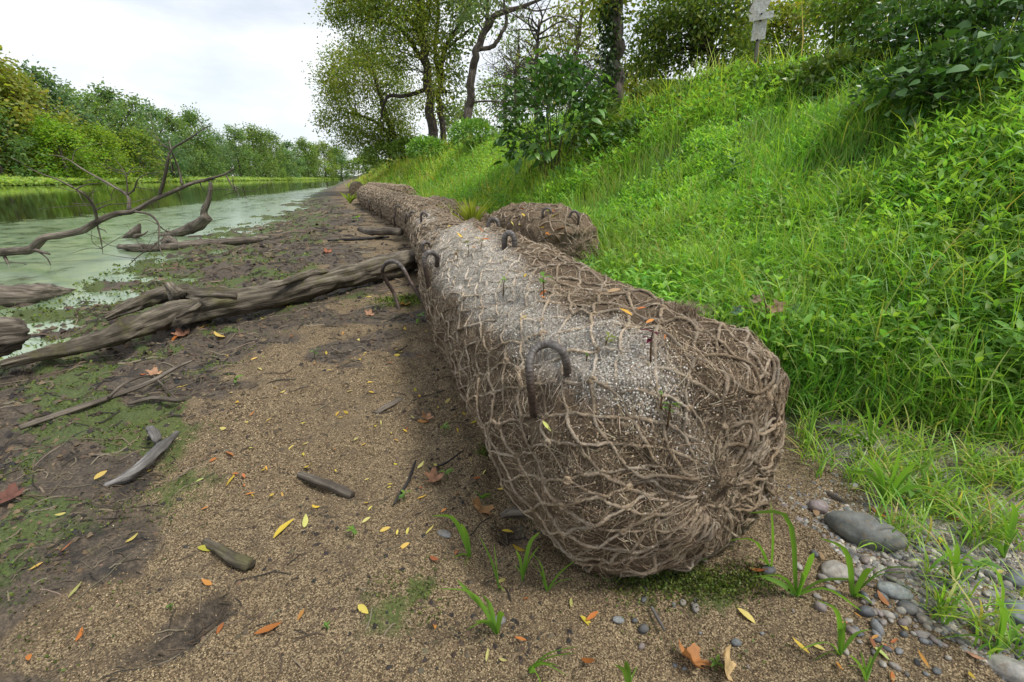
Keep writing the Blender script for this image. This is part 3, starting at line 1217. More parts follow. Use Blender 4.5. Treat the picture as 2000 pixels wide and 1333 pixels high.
wood('fallen_tree', 'long mossy fallen trunk with a split forked end lying on the mud', [
    ('trunk', G3([(850, 498, .12), (800, 510, .12), (700, 535, .12), (610, 556, .12), (530, 577, .11), (455, 592, .10), (400, 606, .08), (330, 630, .03)]), [.088, .09, .088, .084, .08, .075, .062, .035], 40, .30),
    ('limb', G3([(540, 572, .11), (420, 580, .14), (355, 574, .14), (300, 582, .12), (250, 600, .08), (205, 622, .03)]), [.03, .056, .053, .045, .036, .02], 26, .45),
    ('limb', G3([(500, 584, .10), (360, 606, .08), (290, 630, .06), (220, 657, .05), (150, 678, .04), (75, 695, .03), (0, 713, .02)]), [.03, .062, .06, .05, .038, .027, .015], 26, .42),
    ('limb', G3([(350, 580, .15), (338, 566, .19), (330, 556, .22)]), [.05, .035, .03], 14, .35),
    ('splinter', G3([(460, 580, .17), (430, 577, .20), (380, 578, .18)]), [.02, .02, .006], 8, .3),
    ('splinter', G3([(392, 594, .13), (375, 605, .12), (345, 622, .06)]), [.015, .016, .005], 8, .3),
    ('splinter', G3([(640, 530, .2), (610, 533, .215), (575, 545, .21), (530, 562, .20)]), [.012, .028, .024, .005], 9, .4),
], M['driftmoss'], 'fallen trunk')
# strip of weathered wood behind the trunk
wood('driftwood_log', 'slim pale log lying against the back of the fallen trunk', [('trunk', G3([(840, 492, .2), (780, 500, .18), (735, 508, .17), (715, 516, .14)]), [.035, .04, .035, .012], 12, .3)], M['drift'])

# dead branch reaching out of the water
BY = lambda lst, Y: [ony(x, y, Y + dy) for (x, y, dy) in lst]
mainp = [(-60, 497, 0), (0, 493, 0), (32, 491, 0), (62, 487, 0), (85, 466, 0), (116, 460, .05), (159, 451, .1), (190, 433, .1), (226, 418, .15), (261, 413, .2), (300, 391, .2), (335, 376, .2), (370, 360, .25), (405, 351, .3), (437, 341, .3), (458, 330, .3)]
YB = 5.5
s_ = .74 / FPX * 5.3
twig = lambda pts, r0, r1, nm='branch': (nm, BY(pts, YB), [r0 * s_, r1 * s_], 6, .12)
parts = [('trunk', BY(mainp, YB), np.array([11, 11, 11, 10, 9, 8.5, 8.5, 8, 7, 6, 5.5, 5, 4.5, 3.8, 2.6, 1]) * s_, 16, .18),
         twig([(190, 432, .1), (183, 405, .0), (169, 384, -.1), (148, 370, -.2), (116, 353, -.3), (70, 335, -.4), (21, 307, -.5)], 4.5, .8),
         twig([(252, 411, .2), (250, 384, .3), (226, 367, .4), (194, 349, .5), (162, 331, .6), (123, 307, .7), (88, 303, .8)], 5.0, .8),
         twig([(312, 380, .2), (321, 349, .1), (328, 314, 0), (335, 293, 0), (370, 271, -.1), (395, 254, -.2), (413, 245, -.3)], 4.6, .8),
         twig([(356, 362, .2), (349, 331, .2), (338, 303, .1), (334, 292, 0), (330, 271, .1)], 3.0, .9),
         twig([(261, 413, .2), (293, 420, .1), (310, 441, 0), (310, 476, -.05), (318, 500, -.1)], 3.6, 1.2),
         twig([(310, 441, 0), (322, 450, .1), (335, 456, .1)], 2.0, .7),
         twig([(308, 474, -.05), (290, 488, -.1), (275, 497, -.1), (247, 522, -.1)], 2.6, .8),
         twig([(190, 440, .1), (197, 469, .1), (201, 495, .05)], 2.2, .8),
         twig([(441, 342, .3), (451, 360, .3), (462, 374, .3), (469, 381, .3)], 2.4, .6),
         twig([(249, 384, .3), (247, 349, .3), (240, 331, .3), (222, 307, .3)], 2.0, .5),
         twig([(250, 380, .3), (262, 370, .3), (271, 349, .2), (300, 338, .2), (352, 335, .1)], 2.4, .5),
         twig([(141, 398, .1), (176, 400, .1), (187, 411, .1)], .7, 2.0),
         twig([(187, 411, .1), (212, 400, .2), (247, 398, .2), (289, 388, .1)], 2.0, .6),
         twig([(62, 487, 0), (80, 492, -.05), (97, 497, -.1)], 7, 2.5, 'stub'),
         twig([(8, 500, 0), (14, 512, -.05), (20, 523, -.05)], 4, 3, 'stub'),
         twig([(78, 494, -.05), (92, 505, -.1), (99, 518, -.1)], 2, 1.2),
         twig([(20, 512, -.1), (45, 515, -.1), (60, 523, -.15)], 1.8, .8),
         twig([(148, 371, -.2), (165, 362, -.2), (195, 358, -.2)], 1.8, .5),
         twig([(171, 387, -.1), (178, 378, -.1), (186, 366, -.2)], 1.4, .4),
         twig([(226, 367, .4), (218, 380, .4), (219, 396, .4)], 1.4, .5),
         twig([(413, 352, .3), (424, 352, .3), (430, 356, .3)], 1.2, .4),
         twig([(390, 356, .3), (394, 366, .3), (398, 372, .3)], 2.0, .8),
         twig([(190, 446, .1), (203, 450, .1), (209, 456, .1)], 1.8, .6),
         twig([(300, 391, .2), (309, 398, .2), (310, 407, .2)], 1.6, .5)]
for pt in list(parts[1:13]):
    Q = resample(pt[1], 30)
    for k in range(5):
        q0 = Q[rng.integers(8, 30)]
        dv = norm(np.array([rng.normal(-.5, .8), rng.normal(0, .5), rng.normal(.15, .45)]))
        L_ = rng.uniform(.10, .42)
        parts.append(('twig', [q0, q0 + dv * L_ * .5, q0 + (dv + rng.normal(size=3) * .25) * L_], [1.1 * s_, .45 * s_], 4, 0))
wood('dead_branch', 'bare grey dead branch with many forks rising out of the duckweed water', parts, M['drift'], 'dead branch')

wood('dead_branch', 'curved upturned dark stick with one thin prong standing in the shallow water', [
    ('trunk', BY([(312, 462, 0), (349, 455, 0), (384, 441, 0), (406, 424, 0)], 8.2), np.array([4, 8, 10, 9]) / FPX * 8, 12, .2),
    ('prong', BY([(402, 428, 0), (398, 414, 0), (406, 395, 0), (411, 370, 0), (411, 356, 0)], 8.2), np.array([9, 6, 4.5, 4, 3]) / FPX * 8, 10, .2)], M['drift'], 'dead branch')
wood('broken_stump', 'small jagged broken stump poking out of the water behind the dead branch', [
    ('trunk', BY([(240, 466, 0), (256, 460, 0), (268, 450, 0), (273, 437, 0)], 8.0), np.array([2, 8, 7, 1.5]) / FPX * 7.6, 10, .45),
    ('prong', BY([(262, 462, 0), (280, 458, 0), (289, 452, 0)], 7.9), np.array([4, 2, .8]) / FPX * 7.6, 8, .3)], M['drift'], 'stump')
wood('driftwood_log', 'low flat rotten log at the edge of the duckweed below the dead branch', [
    ('trunk', G3([(232, 483, -.06), (270, 485, -.05), (310, 484, -.05), (360, 481, -.05), (420, 475, -.04), (480, 470, -.03), (524, 465, -.03)]), [.03, .06, .05, .06, .06, .05, .03], 14, .35),
    ('stub', G3([(318, 474, .0), (332, 470, .03), (345, 475, .0)]), [.05, .06, .03], 10, .4)], M['drift'])
wood('driftwood_log', 'pointed half sunken log at the left edge lying in green water', [
    ('trunk', G3([(-140, 585, -.05), (-40, 583, -.03), (40, 578, -.03), (100, 572, -.06), (148, 568, -.11)]), [.11, .11, .09, .055, .015], 26, .3)], M['drift'])
# broken butt of a log at the left edge
wood('broken_log', 'thick broken log butt cut by the left edge of the picture', [
    ('trunk', G3([(-190, 705, .10), (-100, 690, .11), (-30, 668, .12), (22, 655, .13), (34, 650, .13)]), [.08, .085, .08, .072, .04], 30, .5)], M['drift'], 'log')

wood('driftwood_stick', 'weathered grey tapering stick half buried in dark mud, silvery top', [
    ('stick', G3([(347, 845, .03), (320, 870, .035), (285, 905, .03), (250, 930, .02), (205, 950, .005)]), [.007, .016, .017, .013, .006], 14, .4)], M['greywood'])
wood('driftwood_chunk', 'small knobbly grey wood chunk beside the silvery stick', [
    ('chunk', G3([(290, 835, .03), (298, 845, .04), (306, 858, .03), (304, 868, .01)]), [.006, .013, .012, .005], 14, .7)], M['greywood'])
wood('long_stick', 'long thin pale stick with a side shoot lying across the dark mud', [
    ('stick', G3([(38, 836, .02), (130, 805, .02), (210, 778, .02), (290, 748, .025), (345, 718, .03), (375, 705, .03)]), [.010, .012, .011, .010, .008, .004], 8, .1),
    ('side_shoot', G3([(212, 776, .03), (240, 752, .04), (265, 740, .03), (292, 733, .02)]), [.006, .006, .005, .003], 6, .1),
    ('side_shoot', G3([(300, 735, .02), (325, 760, .02), (352, 788, .01)]), [.004, .004, .002], 6, .1)], M['drift'])
wood('stick', 'brown bent stick behind the long pale stick', [('stick', G3([(250, 790, .0), (300, 778, .02), (350, 782, .02), (398, 772, .02)]), [.005, .009, .009, .004], 10, .35)], M['drift'])
wood('stick', 'short thick brown stick lying on tan grains in the middle of the beach', [
    ('stick', G3([(586, 927, .012), (620, 940, .014), (655, 953, .014), (688, 968, .010)]), [.011, .014, .014, .012], 12, .15)], M['drift'])
wood('stick', 'stubby mossy stick with a black cut end lying on tan grains', [
    ('stick', G3([(400, 1058, .010), (430, 1075, .014), (460, 1092, .016), (490, 1103, .018)]), [.008, .012, .014, .013], 16, .3)], M['driftmoss'])
wood('stick', 'short brown stick near the nearest log, dark underside', [('stick', G3([(733, 808, .01), (755, 795, .014), (785, 780, .012)]), [.008, .013, .010], 10, .2)], M['drift'])
wood('stick', 'short black wet stick on the mud left of the nearest log', [('stick', G3([(508, 872, .006), (530, 864, .01), (560, 857, .008)]), [.005, .010, .006], 10, .2)], M['wetwood'])
wood('twig', 'thin curved dark twig lying beside brown curled leaves', [('stick', G3([(770, 985, .005), (785, 960, .006), (800, 935, .006), (812, 900, .005)]), [.003, .005, .005, .003], 6, .15)], M['wetwood'])
wood('twig', 'thin dark root lying towards the flank of the nearest log', [('stick', G3([(838, 916, .004), (870, 905, .006), (905, 880, .004)]), [.003, .004, .002], 6, .15)], M['wetwood'])
wood('stick', 'small pale log resting against the shoreline row below the hook cluster', [
    ('stick', G3([(702, 448, .10), (725, 453, .10), (755, 452, .12), (784, 454, .12)]), [.04, .055, .06, .05], 12, .2)], M['drift'])
wood('stick', 'thin dark stick on the beach in front of the small pale log', [('stick', G3([(640, 470, .01), (690, 468, .02), (760, 463, .02)]), [.015, .025, .015], 8, .2)], M['wetwood'])
wood('driftwood_log', 'bleached grey log lying at the top of the upper row below the bush', [
    ('trunk', [hit(955, 389) + (0, 0, .10), hit(1000, 383) + (0, 0, .11), hit(1040, 380) + (0, 0, .1), hit(1075, 380) + (0, 0, .08)], [.03, .055, .05, .03], 14, .25)], M['greywood'])
wood('bark_piece', 'flat dark bark piece with a burnt hollow near the front of the nearest log', [
    ('bark', G3([(978, 1008, .012), (1000, 1001, .016), (1040, 1003, .016), (1068, 1008, .012)]), [.008, .014, .014, .007], 10, .25)], M['drift'])
wood('twig', 'thin brown twig pointing from the log end to the pale flat stone', [('stick', G3([(1568, 1038, .008), (1590, 1052, .008), (1622, 1076, .006)]), [.004, .005, .003], 6, .1)], M['drift'])
wood('twig', 'purplish flat stick behind the large dark stone', [('stick', G3([(1600, 955, .01), (1625, 970, .012), (1660, 990, .008)]), [.005, .009, .004], 8, .2)], M['drift'])
wood('twig', 'tiny grey twig lying on grains near the lower middle edge', [('stick', G3([(1272, 1186, .004), (1285, 1208, .005), (1298, 1232, .004)]), [.003, .004, .002], 6, .1)], M['greywood'])
wood('twig', 'thin grey twig on the mud right of the nearest log end', [('stick', [hit(1588, 838) + (0, 0, .01), hit(1630, 850) + (0, 0, .012), hit(1680, 868) + (0, 0, .01)], [.005, .006, .003], 6, .1)], M['greywood'])

# ------------------------------------------------------------------ trees
GREEN = [(.16, .25, .042), (.205, .30, .055), (.12, .20, .038)]
OLIVE = [(.19, .26, .042), (.24, .31, .052), (.14, .20, .036), (.29, .32, .052)]
YELLOWG = [(.29, .33, .05), (.23, .295, .05), (.33, .33, .06)]  # also stands in for backlit foliage, the glow put into the colour
PALEG = [(.20, .27, .11), (.25, .32, .13), (.15, .22, .085)]
DARKG = [(.09, .15, .03), (.12, .185, .04), (.15, .21, .045)]


def clumps(mb, C, rad, per, L, cols, wl=.5, droop=.35, flat=.7):
    n = len(C) * per
    cc = np.repeat(C, per, 0)
    off = rng.normal(size=(n, 3)) * np.array([1, 1, flat]) * np.repeat(np.broadcast_to(rad, (len(C),)), per)[:, None] * .55
    P = cc + off
    D = norm(off + .6 * rng.normal(size=(n, 3)) * np.linalg.norm(off, axis=1, keepdims=True) + np.array([0, 0, -droop]) * np.broadcast_to(rad, (len(C),)).mean())
    N = norm(rng.normal(size=(n, 3)) + np.array([0, 0, .9]))
    l = L * rng.uniform(.7, 1.3, n)
    ctint = np.repeat(1 + rng.normal(0, .16, (len(C), 1)), per, 0)
    leaf4(mb, P, D, N, l, l * wl, pick(cols, n, .22, .1) * ctint)


def blob_points(c, r, n, seed, hollow=.35):
    d = rdir(n * 2)
    q = rng.uniform(hollow ** 3, 1, n * 2) ** (1 / 3)
    P = d * q[:, None]
    keepm = fbm(P * 1.7 + seed * 3.3, 2, seed) > -.32
    P = P[keepm][:n]
    return np.asarray(c) + P * np.asarray(r)


def limb_to(mb, nodes, nrad, c, r_end, seed):
    d = np.linalg.norm(nodes - c, axis=1) + 1.2 * np.maximum(0, nodes[:, 2] - c[2] + .2)
    k = d.argmin()
    a = nodes[k]
    m = (a + c) / 2 + np.array([0, 0, .12]) * np.linalg.norm(c - a) + rng.normal(size=3) * .07 * np.linalg.norm(c - a)
    P = resample([a, m, c], 7)
    tube(mb, P, [min(nrad[k] * .5, r_end * 5), r_end], 5, (1, 1, 1), 0, seed, cap=False)


def big_tree(name, label, limbs, blobs, leafL, per, cols, bark, group=None, seed=1, crad=.45, mat='leaf', wl=.5, twigs=True, extra=None, droop=.35):
    """limbs: world paths with radii; blobs: (centre, radii, number of leaf clumps[, colours])."""
    base = np.asarray(limbs[0][0][0], float).copy()
    e = empty(name, base)
    tag(e, label, 'tree', group)
    nodes, nr = [], []
    for i, (path, rad) in enumerate(limbs):
        P = resample(path, 26)
        R = np.interp(np.linspace(0, 1, 26), np.linspace(0, 1, len(rad)), rad)
        P = P + .25 * R[:, None] * rng.normal(size=P.shape) * np.array([1, 1, 0])
        mb = MB()
        tube(mb, resample(P, 60), np.interp(np.linspace(0, 1, 60), np.linspace(0, 1, 26), R), 14 if i < 3 else 8, (1, 1, 1), .12, seed + i, (2.5, 1.2))
        ob = keep(mb.build('trunk' if i == 0 else 'limb', M[bark]), e)
        if i == 0:
            trunk = ob
        else:
            ob.parent = trunk
            ob.location = (0, 0, 0)
        nodes.append(P[6 if i == 0 else 2:])
        nr.append(R[6 if i == 0 else 2:])
    nodes, nr = np.concatenate(nodes), np.concatenate(nr)
    mbL, mbT = MB(), MB()
    anyl = False
    for bi, bl in enumerate(blobs):
        c, r, n = bl[:3]
        cl = bl[3] if len(bl) > 3 else cols
        C = blob_points(c, r, max(6, int(n * .62)), seed + bi)
        if twigs:
            for k in range(0, len(C), 4):
                limb_to(mbT, nodes, nr, C[k], leafL * .05, seed + k)
        clumps(mbL, C, crad * rng.uniform(.7, 1.3, len(C)), per, leafL, cl, wl, droop)
        anyl = True
    if mbT.n:
        o = keep(mbT.build('twigs', M[bark]), e)
        o['kind'] = 'stuff'
    if anyl:
        o = keep(mbL.build('crown', M[mat]), e)
    return e


def PB(px, py, rx, ry, Y, n, cols=None, dep=1.0, dY=0.0):
    c = ony(px, py, Y + dY)
    sc = np.dot(c - CAMP, _F) / FPX
    b = (c, (rx * sc, rx * sc * dep, ry * sc), n)
    return b + (cols,) if cols is not None else b


def PL(pts, Y, rads, ground=None):
    P = [ony(x, y, Y) for (x, y) in pts]
    sc = np.dot(P[0] - CAMP, _F) / FPX
    zg = h1(P[0][0], P[0][1])
    if P[0][2] - zg < 1.3:                    # only a trunk's foot goes down to the ground
        P[0][2] = min(P[0][2], zg) - .1
    return (P, [r * sc for r in rads])


big_tree('riverbank_tree', 'tall dark trunked tree leaning left over the river bank', [
    PL([(846, 290), (840, 220), (832, 130), (823, 50), (815, -60), (800, -260)], 24.5, [9.5, 8.5, 8, 7.5, 6, 3]),
    PL([(826, 70), (795, 35), (750, 5), (700, -2), (640, 10)], 24.5, [5, 4, 3, 2.5, 1]),
    PL([(832, 130), (800, 75), (770, 50), (745, 45)], 24.5, [5, 4, 3, 1.5]),
    PL([(818, -20), (870, -90), (910, -160)], 24.5, [5, 4, 2])],
    [PB(760, 70, 75, 60, 24.5, 90), PB(835, 100, 26, 110, 24.5, 55, YELLOWG, 1.5), PB(690, 12, 65, 26, 24.5, 45), PB(650, 25, 26, 22, 24.5, 14),  # yellow-green blob paints a backlit patch into the olive crown
     PB(800, -60, 150, 70, 24.5, 140), PB(840, -190, 120, 80, 24.5, 90), PB(790, 30, 60, 40, 24.5, 50)],
    .128, 108, OLIVE, 'darkbark', 'trees on the near bank', 3, .66)
big_tree('riverbank_tree', 'broad low hanging tree with dense olive crown at the left of the bank', [
    PL([(797, 318), (785, 300), (772, 275), (755, 230), (735, 160), (720, 100)], 30, [7, 6, 5.5, 5, 3, 1.5]),
    PL([(770, 270), (735, 240), (700, 225), (660, 215)], 30, [4, 3, 2.5, 1]),
    PL([(833, 175), (790, 188), (757, 190), (745, 230), (750, 250)], 26, [4, 3.5, 3, 2, 1])],
    [PB(725, 185, 82, 85, 30, 150), PB(672, 235, 48, 55, 30, 60), PB(765, 245, 48, 40, 30, 55), PB(690, 140, 52, 45, 30, 50, YELLOWG), PB(652, 160, 28, 52, 30, 32), PB(720, 280, 55, 20, 30, 30), PB(700, 100, 40, 35, 31, 26, PALEG)],  # backlit patch of this crown imitated by the yellow-green blob
    .14, 108, OLIVE, 'darkbark', 'trees on the near bank', 7, .74)
big_tree('riverbank_tree', 'slender forked tree standing right behind the dark leaning trunk', [
    PL([(868, 290), (863, 240), (858, 195), (860, 150), (872, 90), (900, 45), (925, -30), (930, -120)], 26, [6, 5.6, 5.4, 5, 4.4, 3.6, 3, 2]),
    PL([(857, 150), (850, 90), (856, 30), (850, -60)], 26, [4.5, 4, 3, 2]),
    PL([(872, 95), (915, 60), (950, 30)], 26, [3, 2, 1])],
    [PB(890, 50, 60, 60, 26, 40, PALEG), PB(870, 190, 26, 60, 27, 26, PALEG), PB(900, -60, 90, 70, 26, 60, PALEG), PB(885, 130, 26, 50, 26, 18)],
    .21, 46, PALEG, 'darkbark', 'trees on the near bank', 12, .6)
big_tree('riverbank_tree', 'thin leaved tree with grey trunk forking to the right over the bank', [
    PL([(911, 268), (914, 225), (919, 180), (926, 130), (932, 95), (950, 55), (975, 28), (1020, 14), (1062, -4)], 22, [8.5, 8, 7.5, 7, 6.5, 5.5, 5, 3.5, 2]),
    PL([(931, 97), (960, 92), (978, 70), (990, 40), (985, 0), (1000, -60)], 22, [4, 4, 3.5, 3, 2, 1]),
    PL([(950, 55), (952, 20), (945, -30), (950, -110)], 22, [4, 3.5, 3, 1]),
    PL([(920, 200), (960, 198), (1000, 202), (1020, 200)], 22, [2, 1.7, 1.4, .6]),
    PL([(1020, 14), (1050, 22), (1090, 12)], 22, [2, 1.5, .6])],
    [PB(975, 15, 70, 45, 22, 30, PALEG), PB(930, 20, 40, 40, 22, 18, PALEG), PB(980, -70, 110, 60, 22, 60, PALEG)],
    .17, 34, PALEG, 'bark', 'trees on the near bank', 17, .5)
ivy = [(.04, .075, .018), (.055, .10, .022), (.03, .055, .015)]
eC = big_tree('ivy_clad_tree', 'thick grey trunk with ivy on its left side behind the leafy bush', [
    PL([(1204, 205), (1203, 150), (1203, 80), (1202, 0), (1200, -120), (1195, -320)], 9.6, [15, 14, 13.5, 13, 12, 8]),
    PL([(1202, -60), (1260, -140), (1320, -220)], 9.6, [7, 5, 2]),
    PL([(1201, -40), (1150, -120), (1110, -200)], 9.6, [7, 5, 2])],
    [PB(1180, 15, 24, 30, 9.6, 10, YELLOWG), PB(1200, -250, 220, 110, 9.6, 120, GREEN), PB(1320, -200, 100, 70, 9.6, 50, GREEN)],
    .11, 60, GREEN, 'bark', 'trees on the near bank', 21, .33)
mb = MB()
for (px, py, rr) in [(1188 + 3 * math.sin(k), y, 7 + 3 * math.sin(k * 1.7)) for k, y in enumerate(range(-60, 196, 8))]:
    c = ony(px, py, 9.45)
    clumps(mb, np.array([c]), rr * 2.0 / 95, int(34), .075, ivy, .8, .6, 1.2)
keep(mb.build('ivy', M['glossleaf']), eC)
big_tree('shade_tree', 'dark dense tree with black trunk left of the sign', [
    PL([(1393, 140), (1388, 100), (1376, 60), (1352, 20), (1330, -30)], 15, [9, 8, 7, 5, 3]),
    PL([(1380, 75), (1410, 45), (1445, 25), (1480, 0)], 15, [5, 4, 3, 1.5]),
    PL([(1384, 85), (1355, 55), (1320, 35)], 15, [4, 3, 1.5])],
    [PB(1340, 40, 85, 55, 15, 105), PB(1283, 75, 42, 60, 15, 48), PB(1405, 25, 70, 40, 15, 60), PB(1262, 120, 40, 24, 15, 24), PB(1350, -60, 140, 60, 15, 110), PB(1420, 105, 60, 30, 15.5, 40), PB(1320, 118, 50, 22, 15.5, 34)],
    .13, 46, DARKG + OLIVE[:2], 'darkbark', 'trees on the near bank', 25, .45)
big_tree('background_tree', 'sunlit yellow green tree behind the grey dead trees', [
    PL([(1120, 210), (1122, 150), (1128, 90), (1135, 30), (1140, -40)], 30, [5, 4, 3.5, 3, 1.5])],
    [PB(1130, 55, 50, 50, 30, 42, YELLOWG), PB(1085, 120, 50, 45, 31, 30, YELLOWG), PB(1150, 0, 50, 35, 30, 24, YELLOWG), PB(1170, 140, 40, 40, 30, 24, YELLOWG)],
    .22, 44, YELLOWG, 'bark', 'trees on the near bank', 29, .7)
big_tree('background_tree', 'airy yellow green tree directly right of the sign', [
    PL([(1562, 150), (1560, 100), (1570, 40), (1580, -30)], 19, [4, 4, 3, 2]), PL([(1562, 90), (1530, 40), (1500, 10)], 19, [2, 1.5, .8])],
    [PB(1545, 60, 70, 50, 19, 52, YELLOWG), PB(1480, 40, 50, 50, 19.5, 40, YELLOWG), PB(1590, 15, 60, 40, 19, 40, YELLOWG), PB(1450, 95, 40, 35, 19.5, 28, GREEN), PB(1530, 115, 60, 25, 19, 36, GREEN)],
    .17, 52, YELLOWG, 'bark', 'trees on the near bank', 33, .5)
big_tree('background_tree', 'green tree with two crossing dark trunks above the vine covered crest', [
    PL([(1706, 90), (1708, 40), (1716, 0), (1725, -60)], 15, [5, 4.5, 4, 3]), PL([(1728, 80), (1738, 40), (1750, 0), (1770, -60)], 15, [4, 4, 3.5, 2])],
    [PB(1660, 40, 55, 48, 15, 50, GREEN), PB(1760, 25, 60, 45, 15.5, 40, YELLOWG), PB(1690, -40, 110, 50, 15, 60, GREEN), PB(1640, 95, 45, 28, 15.5, 26, GREEN)],
    .15, 50, GREEN, 'darkbark', 'trees on the near bank', 37, .45)
big_tree('background_tree', 'dark tree over the top right corner of the bank', [
    PL([(1900, 60), (1905, 10), (1915, -60)], 13, [5, 4, 3])],
    [PB(1860, 15, 60, 50, 13, 45, DARKG), PB(1945, 10, 70, 45, 13, 45, GREEN), PB(1890, -60, 140, 50, 13, 60, GREEN)],
    .14, 50, GREEN, 'darkbark', 'trees on the near bank', 41, .42)
for k, (px, py, rx, ry, Y, col, lab) in enumerate((
        (905, 235, 45, 40, 38, PALEG, 'pale willow like tree low behind the forked tree'),
        (985, 195, 55, 45, 42, GREEN, 'green tree filling the gap right of the grey forked trunk'),
        (1070, 185, 60, 40, 44, YELLOWG, 'bright backlit tree low behind the dead brush'),
        (1010, 110, 45, 55, 46, PALEG, 'pale tree crown rising behind the dead brush'),
        (1240, 165, 45, 35, 22, YELLOWG, 'yellow green sapling thicket right of the ivy clad trunk'))):
    big_tree('background_tree', lab, [PL([(px, py + ry + 25), (px + 2, py), (px + 4, py - ry)], Y, [4, 3, 1])],
             [PB(px, py, rx, ry, Y, 60, col)], .26 if Y > 30 else .16, 44, col, 'bark', 'trees on the near bank', 50 + k, .85 if Y > 30 else .5)




def dead_tree(label, px, pb, pt, Y, rpx, seed, nb=26, spread=60):
    r = np.random.default_rng(seed)
    P = [ony(px, pb, Y), ony(px + r.uniform(-4, 4), (pb + pt) / 2, Y), ony(px + r.uniform(-6, 6), pt, Y)]
    P[0][2] = h1(P[0][0], P[0][1]) - .1
    sc = Y * .96 / FPX
    e = empty('dead_tree', P[0])
    tag(e, label, 'dead tree', 'bare dead trees on the bank')
    mb = MB()
    A = resample(P, 20)
    tube(mb, A, np.linspace(rpx, rpx * .4, 20) * sc, 8, (1, 1, 1), .15, seed)
    trunk = keep(mb.build('trunk', M['bark']), e)
    for k in range(nb):
        i = r.integers(4, 19)
        az = r.uniform(0, 6.28)
        L = r.uniform(.35, 1) * spread * sc
        d = np.array([math.cos(az), math.sin(az), r.uniform(-.1, .9)])
        d /= np.linalg.norm(d)
        q = A[i] + d * L * .5 + r.normal(size=3) * .08 * L
        t = q + (d + r.normal(size=3) * .4 + np.array([0, 0, -.2])) * L * .6
        br = MB()
        B = resample([A[i], q, t], 9)
        tube(br, B, [rpx * .35 * sc, .4 * sc], 5, (1, 1, 1), 0, k, cap=False)
        for j in range(6):
            u = B[r.integers(3, 9)]
            dd = d + r.normal(size=3) * .7
            Lt = r.uniform(.2, .5) * L
            tube(br, resample([u, u + dd * Lt * .5, u + (dd + r.normal(size=3) * .5) * Lt], 5), [.45 * sc, .22 * sc], 4, (1, 1, 1), 0, j, cap=False)
        ob = keep(br.build('bare_branch', M['bark']), e)
        ob.parent = trunk
        ob.location = (0, 0, 0)


dead_tree('tall snapped dead trunk with bare brown branches left of the ivy clad tree', 1048, 205, 38, 18, 5, 1, 26, 90)
dead_tree('leaning bare dead tree with tangled grey branches behind the bush', 1115, 225, 110, 16, 4, 2, 40, 75)
dead_tree('small bare dead tree tangled right of the snapped dead trunk', 1010, 235, 120, 20, 3.5, 3, 30, 70)
dead_tree('low bare brush like dead tree beside the ivy clad trunk', 1150, 215, 140, 14, 3, 4, 38, 60)


_ones = ['', 'first', 'second', 'third', 'fourth', 'fifth', 'sixth', 'seventh', 'eighth', 'ninth', 'tenth', 'eleventh', 'twelfth', 'thirteenth', 'fourteenth', 'fifteenth', 'sixteenth', 'seventeenth', 'eighteenth', 'nineteenth']


def ordinal(n):
    if n < 20:
        return _ones[n]
    tens = {2: 'twenty', 3: 'thirty', 4: 'forty', 5: 'fifty', 6: 'sixty', 7: 'seventy'}
    t, u = divmod(n, 10)
    return tens[t] + '-' + _ones[u] if u else {2: 'twentieth', 3: 'thirtieth', 4: 'fortieth', 5: 'fiftieth', 6: 'sixtieth', 7: 'seventieth'}[t]


def nearest_word(n):
    return 'nearest' if n == 1 else ordinal(n) + ' nearest'


def rank_by_landmark(items, marks):
    """items: (object, kind phrase, point); marks: (phrase, x, y). Labels each item by its rank around its closest landmark."""
    buckets = {}
    for (o, phrase, p) in items:
        k = min(range(len(marks)), key=lambda i: (marks[i][1] - p[0]) ** 2 + (marks[i][2] - p[1]) ** 2)
        buckets.setdefault((phrase, k), []).append((math.hypot(marks[k][1] - p[0], marks[k][2] - p[1]), o))
    for (phrase, k), lst in buckets.items():
        lst.sort(key=lambda t: t[0])
        for n_, (_, o) in enumerate(lst):
            o['label'] = '%s, %s to %s' % (phrase, nearest_word(n_ + 1), marks[k][0])


# ------------------------------------------------------------------ trees across the river
def far_proto(seed, cols, conic=.0, dens=1.0, n=95):
    """Unit tree: height 1; returns (trunk mesh object data, crown mesh data)."""
    r = np.random.default_rng(seed)
    mb = MB()
    P = [(0, 0, 0), (r.uniform(-.01, .01), 0, .3), (r.uniform(-.02, .02), 0, .6), (0, 0, .9)]
    tube(mb, resample(P, 12), [.016, .013, .009, .003], 7, (1, 1, 1), .1, seed)
    for k in range(5):
        z = r.uniform(.22, .6)
        a = r.uniform(0, 6.28)
        L = r.uniform(.12, .25)
        tube(mb, resample([(0, 0, z), (L * .5 * math.cos(a), L * .5 * math.sin(a), z + L * .6), (L * math.cos(a), L * math.sin(a), z + L * 1.3)], 6), [.007, .002], 5, (1, 1, 1), 0, k, cap=False)
    t = mb.build('trunk', M['bark'])
    mb = MB()
    z = r.uniform(.05, .97, n) ** .95
    prof = np.interp(z, [.0, .06, .3, .6, .85, 1], [.20, .26, .30, .27, .16, .03]) * (1 + .15 * r.normal(size=n))
    a = r.uniform(0, 6.28, n)
    q = np.sqrt(r.uniform(.15, 1, n))
    C = np.stack([prof * q * np.cos(a), prof * q * np.sin(a), z], -1)
    per = int(62 * dens)
    clumps(mb, C, .062 * r.uniform(.7, 1.35, n), per, .030, cols, .6, .2, 1.15)
    c = mb.build('crown', M['leaf'])
    dt, dc = t.data, c.data
    bpy.data.objects.remove(t)
    bpy.data.objects.remove(c)
    return dt, dc


